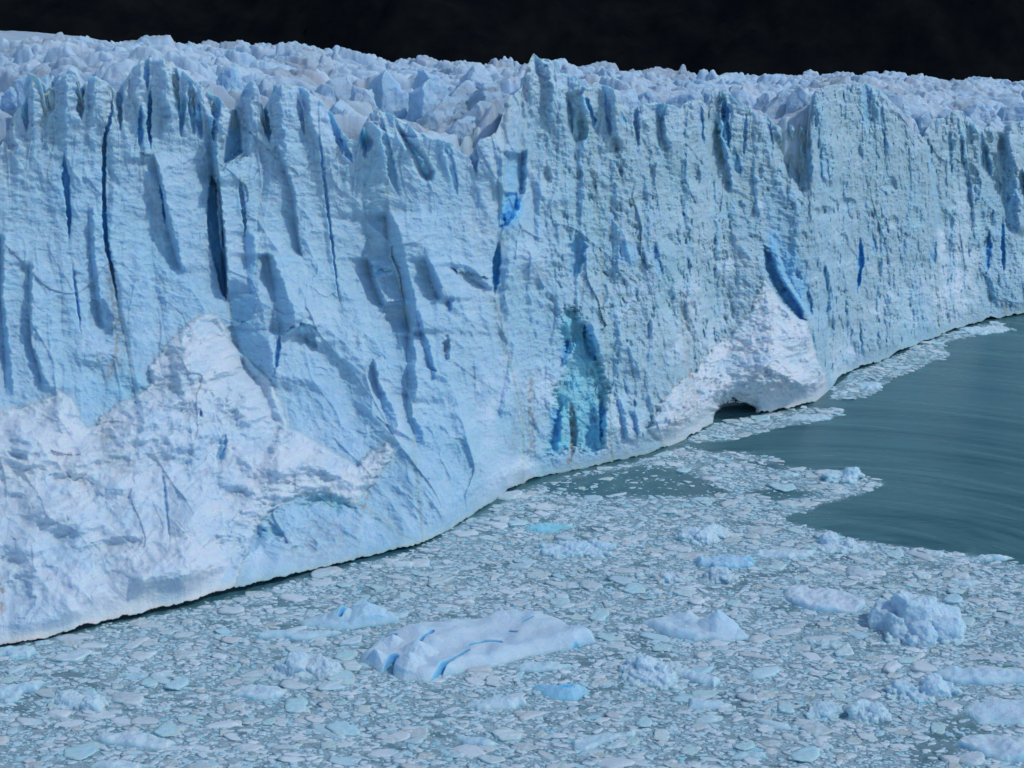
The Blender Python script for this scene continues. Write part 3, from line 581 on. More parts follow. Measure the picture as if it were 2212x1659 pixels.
# which part each face belongs to
fx = XX.reshape(-1)[faces].mean(1); fy = PYY.reshape(-1)[faces].mean(1)
fs1 = np.pad(s1, ((nf, nb), (0, 0)), mode='edge').reshape(-1)[faces].mean(1)
fs2 = np.pad(s2, ((nf, nb), (0, 0)), mode='edge').reshape(-1)[faces].mean(1)
fs3 = np.pad(s3, ((nf, nb), (0, 0)), mode='edge').reshape(-1)[faces].mean(1)
bounds = [[(100, 240), (300, 226), (520, 228), (600, 246), (690, 262), (900, 300), (1700, 320)],
          [(100, 520), (230, 505), (360, 470), (612, 490), (720, 500), (1000, 640), (1700, 700)],
          [(100, 818), (240, 818), (330, 840), (500, 836), (644, 868), (720, 884), (900, 890), (1700, 960)],
          [(100, 1100), (330, 1090), (500, 1084), (640, 1068), (900, 1130), (1700, 1140)],
          [(100, 1260), (300, 1280), (600, 1300), (900, 1320), (1700, 1350)],
          [(100, 1560), (300, 1570), (385, 1598), (520, 1648), (700, 1700), (900, 1790), (1700, 1800)],
          [(100, 1993), (300, 1996), (470, 2020), (570, 2026), (1700, 2060)]]
part = np.zeros(len(faces), int)
for b in bounds: part += (fx > interp(fy, b)).astype(int)
part[fs1 > 0] = 20; part[fs2 > 0] = 21; part[(fs3 > 0) & (fs1 <= 0)] = 22
def tidy(part):
    g2 = part.reshape(nr - 1, nc - 1)
    for p in np.unique(g2):
        todo = {int(i) for i in np.flatnonzero(g2 == p)}; comps = []; wd = nc - 1
        while todo:
            st = [todo.pop()]; cc = [st[0]]
            while st:
                i = st.pop()
                for j in ((i - 1) if i % wd else -9, (i + 1) if (i + 1) % wd else -9, i - wd, i + wd):
                    if j in todo: todo.discard(j); st.append(j); cc.append(j)
            comps.append(cc)
        comps.sort(key=len)
        for cc in comps[:-1]:                                   # give a stray patch to the part that borders it
            ids = np.array(cc); r_, c_ = ids // wd, ids % wd; nb_ = []
            for dr, dc in ((0, 1), (0, -1), (1, 0), (-1, 0)):
                rr, qq = np.clip(r_ + dr, 0, nr - 2), np.clip(c_ + dc, 0, nc - 2); v = g2[rr, qq]; nb_.append(v[v != p])
            nb_ = np.concatenate(nb_)
            if len(nb_): g2[r_, c_] = np.bincount(nb_).argmax()
    return g2.reshape(-1)
part = tidy(tidy(part))
PFf = PF.reshape(-1, 3); CLf = COL.reshape(-1, 4)
bl = ['pointed ice buttress with brown dirt at its crest', 'ice buttress with fluted blue clefts under a rounded peak', 'smooth broad slab of ice right of the open crevasse', 'pale ice buttress with a dark scooped hollow',
      'ice column topped by a twin pointed peak', 'rough grey speckled wall of ice', 'tall fluted grey ice buttress right of the blue cave', 'shaded dark blue ice buttress furthest along the front']
for p in np.unique(part):
    v, f, c = compact(PFf, faces[part == p], CLf)
    if p < 20:
        o = mesh_np('ice_buttress', v, f, M_CLIFF if p < 4 else M_CLIFF_R, glacier, c); o['label'] = bl[p]
    elif p == 20:
        o = mesh_np('debris_slope', v, f, M_RUB, glacier, c); o['label'] = 'bright slope of crushed white ice at the foot of the wall'
    elif p == 21:
        o = mesh_np('debris_cone', v, f, M_RUB, glacier, c); o['label'] = 'white cone of fallen ice beside the waterline cave'
    else:
        o = mesh_np('waterline_shelf', v, f, M_CLIFF_R, glacier, c); o['label'] = 'grey fractured shelf of ice at the waterline'

# --- broken upper surface behind the crest
ycs = interp(xs, CREST); kk = 60
ycs = np.convolve(np.pad(ycs, kk, mode='edge'), np.ones(2 * kk + 1) / (2 * kk + 1), 'valid')
def crest_Y(x): return np.interp(x, xs, YB[-1])
SKY = [(-420, 96), (0, 98), (150, 92), (265, 99), (480, 106), (560, 110), (780, 126), (870, 138), (1100, 152), (1250, 160), (1500, 168), (1650, 174), (1800, 173), (2000, 172), (2212, 182), (2560, 190)]
fxs = np.linspace(-420, 2560, 1250); q = np.linspace(0, 1, 560)
FX = np.repeat(fxs[None], len(q), 0); Q = np.repeat(q[:, None], len(fxs), 1)
ynear = np.interp(fxs, xs, ycs) + 24
near = interp(fxs, CREST); kk = 30
YN = crest_Y(fxs) + 5
YE = YN + 300 - 60 * sstep(600, 2212, fxs)
FY = YN[None] * (YE / YN)[None] ** Q
w = (1 / FY - 1 / YN[None]) / (1 / YE - 1 / YN)[None]
rowp = ynear[None] + (interp(fxs, SKY) - ynear)[None] * (0.25 * w + 0.75 * (1 - (1 - w) ** 1.7))
PB = at_depth(FX, rowp, FY)
a_, b_ = PB[..., 0], PB[..., 1]
wa = a_ + 3 * fbm(a_ / 14, b_ / 14, oct=2, seed=101); wb = b_ + 3 * fbm(a_ / 14, b_ / 14, oct=2, seed=102)
def blocks(sx_, sy_, seed, amp, tilt, gap, gd):
    f1, f2, rr, ox, oy = voronoi(wa / sx_ + 0.35 * fbm(a_ / sx_, b_ / sx_, oct=3, seed=seed + 50), wb / sy_ + 0.35 * fbm(a_ / sy_, b_ / sy_, oct=3, seed=seed + 51), seed=seed)
    tx = np.modf(rr * 57.31)[0] - 0.5; ty = np.modf(rr * 91.73)[0] - 0.5
    top = amp * (rr ** 1.5 - 0.3) + tilt * (ox * tx + oy * ty) * 2 - 0.35 * amp * f1 ** 2
    return top * sstep(0.0, gap, f2 - f1) - gd * (1 - sstep(0.0, gap, f2 - f1))
h = blocks(22, 10, 103, 4.5, 4.0, 0.22, 1.6) + 0.8 * blocks(9, 5.5, 104, 3.0, 3.0, 0.3, 1.0) + 0.55 * blocks(3.6, 2.6, 105, 1.5, 1.6, 0.35, 0.4) + 0.3 * blocks(1.5, 1.3, 115, 1.0, 1.0, 0.3, 0.2)
h += 2.4 * fbm(a_ / 40, b_ / 24, oct=3, seed=106) + 0.5 * fbm(a_ / 2, b_ / 2, oct=3, seed=107)
h *= 0.85 - 0.15 * sstep(1500, 2212, FX)
PB[..., 2] += h
PB[-1, :, 2] -= 0; ext = PB[-1:].copy(); ext[..., 1] += 20; ext[..., 2] -= 30
fr0 = PB[:1].copy(); fr0[..., 2] -= 30; fr0[..., 1] += 3; fr1 = PB[:1].copy(); fr1[..., 2] -= 6 + 2 * fbm(fxs / 20, fxs * 0, oct=3, seed=118)[None]; fr1[..., 1] -= 0.8
PB = np.concatenate([fr0, fr1, PB, ext], 0)
fr = fbm(PB[..., 0] / 20, PB[..., 1] / 20, oct=3, seed=110)
cF = np.zeros(PB.shape[:2] + (4,)); cF[..., 2] = np.clip(0.25 + 1.2 * fr, 0, 0.7)
cF[..., 1] = np.clip(0.12 + 1.1 * fbm(PB[..., 0] / 40, PB[..., 1] / 9, oct=4, seed=111), 0, 0.65)
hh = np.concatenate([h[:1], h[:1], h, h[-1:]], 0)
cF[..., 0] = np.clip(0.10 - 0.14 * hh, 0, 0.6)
o = mesh_np('crevasse_field', PB.reshape(-1, 3), grid_faces(PB.shape[0], PB.shape[1]), M_FIELD, glacier, cF.reshape(-1, 4))
o['label'] = 'jumbled blocks of ice on top, running back to the dark hill'
# smooth far ridge at the upper left
rx = np.linspace(-700, 330, 300); rq = np.linspace(0, 1, 60)
RX = np.repeat(rx[None], 60, 0); RQ = np.repeat(rq[:, None], 300, 1)
RYd = 560 + 260 * RQ
rsk = interp(rx, [(-700, 40), (-200, 58), (0, 66), (80, 70), (180, 80), (230, 90), (262, 100), (330, 135)])
rrow = 130 + (rsk[None] - 130) * (1 - (1 - RQ) ** 1.8)
PR = at_depth(RX, rrow, RYd); PR[..., 2] += 0.8 * fbm(PR[..., 0] / 14, PR[..., 1] / 8, oct=4, seed=120)
e = PR[-1:].copy(); e[..., 1] += 60; e[..., 2] -= 60; PR = np.concatenate([PR, e], 0)
cR = np.zeros(PR.shape[:2] + (4,)); cR[..., 1] = np.clip(0.25 + 0.8 * fbm(PR[..., 0] / 30, PR[..., 1] / 6, oct=3, seed=121), 0, 0.5)
o = mesh_np('smooth_ice_ridge', PR.reshape(-1, 3), grid_faces(*PR.shape[:2]), M_FIELD, glacier, cR.reshape(-1, 4)); o['label'] = 'smooth grey ridge of old ice far behind the jumbled blocks'

# --- single seracs: tapering, many-sided towers
import bmesh
def ico(sub):
    bm = bmesh.new(); bmesh.ops.create_icosphere(bm, subdivisions=sub, radius=1.0)
    V = np.array([v.co[:] for v in bm.verts]); Fc = np.array([[v.index for v in f.verts] for f in bm.faces]); bm.free(); return V, Fc
SER_V, SER_F = ico(6)
def serac(px, py, wpx, hpx, dY, lean=0.0, sharp=0.7, sides=5, seed=1, mat=None, flat=0.7, dirt=0.0, blue=0.08, label=None, twist=0.3, white=0.15, into=0.0, nz=0.9):
    r = np.random.default_rng(seed)
    Yb = float(crest_Y(px)) + dY
    top = at_depth(np.array(float(px)), np.array(float(py)), Yb)
    sc_ = Yb / F; R = wpx * sc_ * 0.5; Hh = hpx * sc_ * 1.15
    v = SER_V.copy(); Rr = np.full(len(v), 9.0)
    ang = (np.arange(sides) + r.uniform(-0.3, 0.3, sides)) * 2 * math.pi / sides + twist
    pl_ = [((math.cos(a) * 1.0, math.sin(a) * 1.0, r.uniform(0.12, 0.42) * (1.6 - sharp)), r.uniform(0.62, 0.95)) for a in ang]
    pl_ += [((math.cos(a), math.sin(a), r.uniform(0.9, 1.8)), r.uniform(0.75, 0.98)) for a in r.uniform(0, 6.28, 3)] + [((0.25 * r.normal(), 0.2 * r.normal(), 1.0), 0.99)]
    for n_, off in pl_:
        n_ = np.array(n_); n_ /= np.linalg.norm(n_); c = v @ n_
        Rr = np.minimum(Rr, np.where(c > 0.03, off / np.maximum(c, 0.03), 9))
    v = v * np.minimum(Rr, 1.8)[:, None]; ztop = v[:, 2].max(); v[:, 2] /= ztop
    Xp = v[:, 0] * R * 0.95; Yp = v[:, 1] * R * flat; Zp = (v[:, 2] - 1) * Hh * 0.62
    Z = np.clip(-Zp / Hh, 0, 1); Xp = Xp + lean * (1 - Z) * Hh; top = top - np.array([lean * Hh, 0, 0])
    n = fbm((Xp + seed * 13) / 3.0, Yp / 3.0, Zp / 3.5, oct=5, seed=seed, gain=0.6); n3 = fbm((Xp - seed * 9) / 3.5, Yp / 3.5 + 40, Zp / 5, oct=5, seed=seed + 3, gain=0.6)
    n2 = ridged((Xp + seed * 7) / 6, Yp / 6, Zp / 8, oct=3, seed=seed + 5) - 1
    V = np.stack([Xp * (1 + 0.10 * n2) + nz * n + top[0], Yp * (1 + 0.10 * n2) + nz * n3 + into * -Zp + top[1], Zp + 0.7 * n3 + top[2]], -1)
    Fc = SER_F
    col = np.zeros((len(v), 4)); band = 0.5 + 0.5 * np.sin(Zp * 2.2 + 3 * n)
    col[:, 1] = np.clip(dirt * (band * 0.6 + 0.6 * fbm(Xp / 4, Zp / 1.2, oct=3, seed=seed + 9)), 0, 1)
    col[:, 0] = np.clip(blue + 0.3 * Z * blue + 0.4 * n * blue, 0, 1); col[:, 2] = np.clip(white + 0.5 * n, 0, 0.9)
    o = mesh_np('serac', V.reshape(-1, 3), Fc, mat or M_CLIFF, glacier, col.reshape(-1, 4))
    if label: o['label'] = label
    return o
serac(497, 140, 72, 150, 9, 0.05, 0.75, 4, 301, flat=0.9, twist=0.9, label='dark sided pyramid serac behind the crest')
serac(1160, 126, 100, 120, 9, 0.0, 0.55, 5, 302, mat=M_CLIFF_R, twist=0.6)
serac(1185, 130, 70, 100, 9, 0.0, 0.5, 5, 303, mat=M_CLIFF_R, twist=0.2)
for (a1, b1, c1, d1, e1, f_, sd, lb) in [(72, 158, 62, 130, 4, -0.04, 401, None), (147, 145, 92, 150, 4, -0.05, 402, 'bright pointed tower on the crest near the left edge'), (205, 162, 84, 150, 3, -0.03, 403, None), (112, 190, 60, 110, 2, 0, 404, None), (284, 152, 50, 140, 2, 0, 405, None), (336, 118, 110, 170, 4, 0, 406, 'tallest rounded tower on the left part of the crest'),
        (372, 142, 54, 140, 2, 0.05, 407, None), (412, 165, 50, 130, 2, 0.05, 408, None), (445, 190, 40, 110, 2, 0.05, 409, None), (543, 172, 50, 180, 3, 0, 410, None), (600, 184, 64, 150, 3, 0.02, 411, None), (655, 188, 60, 140, 3, 0.03, 412, None), (700, 222, 46, 110, 3, 0.05, 413, None),
        (812, 238, 56, 120, 3, 0, 414, None), (856, 252, 44, 90, 2, 0.05, 415, None), (1228, 160, 60, 100, 4, 0, 418, None), (1270, 182, 60, 110, 3, 0, 419, None), (1331, 193, 60, 110, 3, 0, 420, None),
        (1562, 193, 56, 140, 3, 0, 424, 'narrow blue cleft tower on the crest, right of centre'), (1612, 228, 40, 90, 3, 0, 425, None),
        (2020, 256, 50, 100, 3, 0, 429, None), ]:
    serac(a1, b1 + 1, c1 * 1.0, d1 * 0.95, e1 - 2.2, f_, 0.35, 5 + sd % 2, sd, mat=M_CLIFF, flat=0.75, twist=sd % 7 * 0.25, blue=0.05, white=0.35, label=lb, into=0.42, nz=0.45)
for (a1, b1, c1, d1, e1, f_, g_, hs, di) in [
    (840, 150, 150, 200, 30, 0.05, 0.5, 311, 0.12), (905, 170, 110, 170, 26, 0.0, 0.5, 312, 0.05), (1010, 175, 130, 190, 24, 0.28, 0.45, 313, 0.6), (960, 205, 130, 170, 18, 0.3, 0.45, 314, 0.65),
    (1070, 170, 110, 190, 18, 0.25, 0.45, 315, 0.6), (1045, 215, 110, 160, 12, 0.3, 0.5, 316, 0.6), (995, 250, 90, 110, 8, 0.2, 0.5, 317, 0.3), (745, 165, 150, 180, 30, 0.12, 0.45, 318, 0.5), (700, 175, 100, 150, 26, 0.1, 0.5, 319, 0.4),
    (780, 185, 110, 150, 20, -0.05, 0.5, 320, 0.35), (740, 215, 90, 130, 12, -0.1, 0.5, 321, 0.2), (1030, 140, 110, 120, 34, 0.1, 0.5, 322, 0.1), (930, 150, 100, 90, 44, 0.0, 0.5, 323, 0.1),
    (1690, 195, 130, 150, 16, 0.12, 0.4, 324, 0.6), (1655, 200, 110, 150, 20, 0.1, 0.45, 325, 0.5), (1730, 185, 90, 150, 12, 0.1, 0.5, 326, 0.2), (1785, 200, 90, 80, 18, 0.1, 0.45, 327, 0.5),
    (1600, 195, 70, 90, 14, 0.0, 0.5, 328, 0.1), (1480, 195, 100, 70, 16, 0.0, 0.45, 329, 0.1), (1350, 190, 90, 90, 12, 0.0, 0.5, 330, 0.1), (1400, 195, 80, 70, 16, 0.1, 0.5, 331, 0.2),
    (1540, 190, 60, 80, 10, 0.1, 0.6, 332, 0.2), (2060, 236, 90, 80, 18, 0.0, 0.4, 333, 0.4), (2150, 250, 60, 60, 18, 0.0, 0.45, 334, 0.15), (1990, 240, 90, 90, 16, 0.0, 0.5, 335, 0.25),
    (50, 160, 70, 110, 14, -0.1, 0.7, 336, 0.1), (150, 150, 100, 120, 8, -0.05, 0.7, 337, 0.05), (215, 170, 110, 130, 6, -0.1, 0.65, 338, 0.05), (85, 165, 80, 110, 8, -0.1, 0.65, 339, 0.1),
    (20, 185, 60, 90, 18, 0.0, 0.6, 340, 0.05), (330, 122, 110, 130, 8, 0.0, 0.55, 341, 0.0), (440, 175, 70, 90, 14, 0.0, 0.6, 342, 0.1), (620, 180, 100, 110, 8, 0.0, 0.5, 343, 0.1),
    (1262, 170, 80, 90, 12, 0.0, 0.5, 344, 0.1), (2110, 225, 90, 60, 26, 0.0, 0.5, 345, 0.3), (2190, 220, 100, 60, 30, 0.0, 0.5, 346, 0.2), (1930, 200, 90, 70, 16, 0.0, 0.5, 347, 0.3)]:
    serac(a1, b1, c1, d1, e1, f_, g_, 5 + hs % 3, hs, mat=M_CLIFF if a1 < 1000 and di < 0.3 else M_FIELD, dirt=di * 1.0, flat=0.8, twist=hs % 5 * 0.3,
          label='leaning grey banded serac behind the crest' if di >= 0.5 else None)

# ================================================================== WATER
BR = [(-400, 1900), (-400, 1440), (0, 1400), (250, 1345), (500, 1290), (700, 1235), (905, 1185), (1010, 1125), (1090, 1082), (1130, 1055), (1230, 1026), (1400, 988), (1480, 962),
      (1530, 975), (1600, 972), (1680, 990), (1700, 1005), (1780, 1015), (1860, 1022), (1905, 1045), (1870, 1068), (1800, 1085), (1735, 1108), (1700, 1118), (1710, 1130), (1790, 1145), (1850, 1165), (1900, 1172), (2000, 1186), (2100, 1196), (2212, 1222), (2700, 1300), (2700, 1900)]
ST1 = [(1480, 955), (1540, 915), (1640, 897), (1740, 880), (1815, 882), (1822, 896), (1790, 908), (1700, 922), (1640, 935), (1580, 952), (1520, 955)]
ST2 = [(1788, 862), (1800, 835), (1850, 800), (1960, 758), (2040, 722), (2075, 715), (2100, 722), (2040, 742), (2050, 768), (1990, 795), (1950, 808), (1900, 835), (1890, 855), (1840, 862)]
ST3 = [(2060, 722), (2110, 702), (2150, 693), (2195, 712), (2130, 722), (2080, 728)]
HOLE = [(1160, 1042), (1290, 1018), (1400, 1002), (1500, 1015), (1560, 1050), (1600, 1066), (1500, 1080), (1380, 1076), (1280, 1080), (1180, 1064)]
HOLE2 = [(1560, 985), (1680, 1000), (1740, 1020), (1640, 1010)]
HOLE3 = [(1600, 1062), (1700, 1050), (1760, 1070), (1680, 1085)]
DK = [(1950, 1640), (2010, 1560), (2080, 1540), (2140, 1580), (2040, 1640), (1990, 1670)]
def density(px, py):
    j = 16 * fbm(px / 60, py / 20, oct=4, seed=201); jj = 6 * fbm(px / 24, py / 8, oct=3, seed=202)
    d = sstep(-3, 9, sdf(px + j + jj, py + jj, BR))
    for s_ in (ST1, ST2, ST3): d = np.maximum(d, 0.95 * sstep(-2, 4, sdf(px + j, py + jj * 0.6, s_)))
    d = d * (1 - 0.9 * sstep(-6, 12, sdf(px + j * 2, py + jj, HOLE)))
    for s_ in (HOLE2, HOLE3): d = d * (1 - 0.92 * sstep(-6, 8, sdf(px + j * 2, py + jj, s_)))
    d = d * (1 - 0.55 * sstep(-10, 10, sdf(px + j * 2, py + jj, DK)))
    thin = 1 - sstep(1060, 1150, py)                           # the northern belt is looser
    d = d * (1 - 0.6 * sstep(0.12, 0.42, fbm(px / 110, py / 22, oct=4, seed=204, gain=0.6)))
    return np.clip(d * (1 - 0.35 * thin * sstep(-0.1, 0.25, fbm(px / 50, py / 12, oct=3, seed=203))), 0, 1)
gx = np.linspace(-500, 2700, 1000)
grow = np.concatenate([np.linspace(1760, 620, 700), np.linspace(620, 110, 60)[1:]])
GX, GR = np.meshgrid(gx, grow)
PW = ground(GX, GR)
dn = density(GX, GR) * (GR > 640)
aux = np.zeros(GX.shape + (4,)); aux[..., 0] = dn
lx = np.linspace(-1, 1, 2)
ws = mesh_np('water', PW.reshape(-1, 3), grid_faces(len(grow), len(gx)), None or bpy.data.materials.new('lake_water'), None, aux.reshape(-1, 4))
# near and side skirts continue the same sheet, butted to it
tag(ws, kind='structure')
me = ws.data
import bmesh
bm = bmesh.new(); bm.from_mesh(me); bm.verts.ensure_lookup_table()
ncx = len(gx); a0 = bm.verts[0]; a1v = bm.verts[ncx - 1]
n0 = bm.verts.new((a0.co.x - 60, -300, 0)); n1 = bm.verts.new((a1v.co.x + 60, -300, 0)); bm.verts.ensure_lookup_table()
bm.faces.new([n0] + [n1] + [bm.verts[i] for i in range(ncx - 1, -1, -1)])
bm.verts.ensure_lookup_table(); far_l = bm.verts[(len(grow) - 1) * ncx]; far_r = bm.verts[len(grow) * ncx - 1]
m0 = bm.verts.new((-4000, -300, 0)); m1v = bm.verts.new((-4000, far_l.co.y, 0)); p0 = bm.verts.new((4000, -300, 0)); p1 = bm.verts.new((4000, far_r.co.y, 0))
bm.verts.ensure_lookup_table()
bm.faces.new([m0, n0] + [bm.verts[i * ncx] for i in range(len(grow))] + [m1v])
bm.faces.new([n1, p0, p1] + [bm.verts[i * ncx + ncx - 1] for i in range(len(grow) - 1, -1, -1)])
bm.to_mesh(me); bm.free()
t, b = nodes_of(me.materials[0])
tc = t.nodes.new('ShaderNodeTexCoord').outputs['Object']
at = t.nodes.new('ShaderNodeAttribute'); at.attribute_name = 'tint'
sep = t.nodes.new('ShaderNodeSeparateColor'); t.links.new(at.outputs['Color'], sep.inputs[0])
n1 = tex_noise(t, tc, 0.02, 4, 0.6, 0.6); n2 = tex_noise(t, tc, 0.5, 6, 0.7); n3 = tex_noise(t, tc, 3.0, 5, 0.7)
wc = mixc(t, ramp(t, n1, 0.35, 0.65), (0.021, 0.097, 0.118, 1), (0.033, 0.126, 0.146, 1))
slc = mixc(t, ramp(t, n2, 0.35, 0.65), (0.14, 0.27, 0.30, 1), (0.36, 0.48, 0.53, 1))
slc = mixc(t, ramp(t, n3, 0.50, 0.66), slc, (0.50, 0.60, 0.65, 1))

b.inputs['IOR'].default_value = 1.33
rm = t.nodes.new('ShaderNodeMapRange'); t.links.new(sep.outputs[0], rm.inputs[0]); rm.inputs[3].default_value = 0.16; rm.inputs[4].default_value = 0.5
t.links.new(rm.outputs[0], b.inputs['Roughness'])
mp = t.nodes.new('ShaderNodeMapping'); mp.inputs['Scale'].default_value = (0.35, 1.0, 1.0); mp.inputs['Rotation'].default_value = (0, 0, rad(12)); t.links.new(tc, mp.inputs[0])
w1 = tex_noise(t, mp.outputs[0], 0.9, 6, 0.65, 0.4)
bp = t.nodes.new('ShaderNodeBump'); bp.inputs['Strength'].default_value = 0.35; bp.inputs['Distance'].default_value = 0.35
cW = ground(1900, 1260)
sx = t.nodes.new('ShaderNodeVectorMath'); sx.operation = 'SUBTRACT'; sx.inputs[1].default_value = (float(cW[0]), float(cW[1]), 0); t.links.new(tc, sx.inputs[0])
ln = t.nodes.new('ShaderNodeVectorMath'); ln.operation = 'LENGTH'; t.links.new(sx.outputs[0], ln.inputs[0])
sq = t.nodes.new('ShaderNodeSeparateXYZ'); t.links.new(sx.outputs[0], sq.inputs[0])
an = t.nodes.new('ShaderNodeMath'); an.operation = 'ARCTAN2'; t.links.new(sq.outputs[1], an.inputs[0]); t.links.new(sq.outputs[0], an.inputs[1])
cb = t.nodes.new('ShaderNodeCombineXYZ'); mr = t.nodes.new('ShaderNodeMath'); mr.operation = 'MULTIPLY'; mr.inputs[1].default_value = 0.16
t.links.new(ln.outputs['Value'], mr.inputs[0]); t.links.new(mr.outputs[0], cb.inputs[0]); t.links.new(an.outputs[0], cb.inputs[1])
sw = tex_noise(t, cb.outputs[0], 1.3, 5, 0.6, 0.5)
ad = t.nodes.new('ShaderNodeMath'); ad.operation = 'MULTIPLY_ADD'; ad.inputs[1].default_value = 2.2; t.links.new(sw, ad.inputs[0]); t.links.new(w1, ad.inputs[2])
rr_ = t.nodes.new('ShaderNodeMapRange'); t.links.new(sw, rr_.inputs[0]); rr_.inputs[1].default_value = 0.38; rr_.inputs[2].default_value = 0.62; rr_.inputs[3].default_value = 0.08; rr_.inputs[4].default_value = 0.28
mxr = t.nodes.new('ShaderNodeMath'); mxr.operation = 'MAXIMUM'; t.links.new(rr_.outputs[0], mxr.inputs[0])
rm.inputs[3].default_value = 0.0; t.links.new(rm.outputs[0], mxr.inputs[1]); t.links.new(mxr.outputs[0], b.inputs['Roughness'])
t.links.new(ad.outputs[0], bp.inputs['Height'])
wc = mixc(t, ramp(t, sw, 0.40, 0.66), wc, (0.072, 0.185, 0.200, 1))
t.links.new(mixc(t, sep.outputs[0], wc, slc), b.inputs['Base Color']); t.links.new(bp.outputs[0], b.inputs['Normal'])

# ================================================================== DARK HILL
hx = np.linspace(-1800, 1800, 700); hy = np.linspace(0, 1, 260)
HX, HY = np.meshgrid(hx, hy)
Yh = 900 + 1500 * HY + 60 * fbm(HX / 300, HY * 5, oct=2, seed=400)
Zh = -20 + 1050 * HY ** 1.05 + 60 * fbm(HX / 260, Yh / 260, oct=4, seed=401)
f1, f2, rr, ox, oy = voronoi(HX / 9, Yh / 9, seed=402); Zh = Zh + 9 * rr * (1 - f1)
m = bpy.data.materials.new('dark_forest_slope'); t, b = nodes_of(m)
tc = t.nodes.new('ShaderNodeTexCoord').outputs['Object']
n1 = tex_noise(t, tc, 0.03, 8, 0.7)
t.links.new(ramp(t, n1, 0.35, 0.7, (0.0030, 0.0045, 0.0065, 1), (0.0085, 0.0095, 0.0100, 1)), b.inputs['Base Color']); b.inputs['Roughness'].default_value = 1; b.inputs['Specular IOR Level'].default_value = 0
o = mesh_np('hillside', np.stack([HX, Yh, Zh], -1).reshape(-1, 3), grid_faces(*HX.shape), m); tag(o, kind='structure')
o['label'] = 'dark forested hillside rising behind the glacier'

# ================================================================== ICEBERGS
def chunk(V, seed, flatz=0.3, clip=0.6):
    r = np.random.default_rng(seed)
    v = V.copy(); R = np.full(len(v), 9.0)
    nrm = r.normal(size=(11, 3)); nrm[:, 2] *= 0.35; nrm /= np.linalg.norm(nrm, axis=1)[:, None]
    nrm[0] = (r.uniform(-0.2, 0.2), r.uniform(-0.2, 0.2), 1); nrm[0] /= np.linalg.norm(nrm[0])
    for i, n_ in enumerate(nrm):
        c = v @ n_; off = clip if i == 0 else r.uniform(0.6, 1.0)
        R = np.minimum(R, np.where(c > 0.04, off / np.maximum(c, 0.04), 9))
    R = np.minimum(R, 1.3); v = v * R[:, None]
    v += 0.16 * np.stack([noise(v[:, 0] * 2.2 + seed, v[:, 1] * 2.2, v[:, 2] * 2.2, seed=seed + k_) for k_ in range(3)], -1)
    v[:, 2] *= flatz; return v

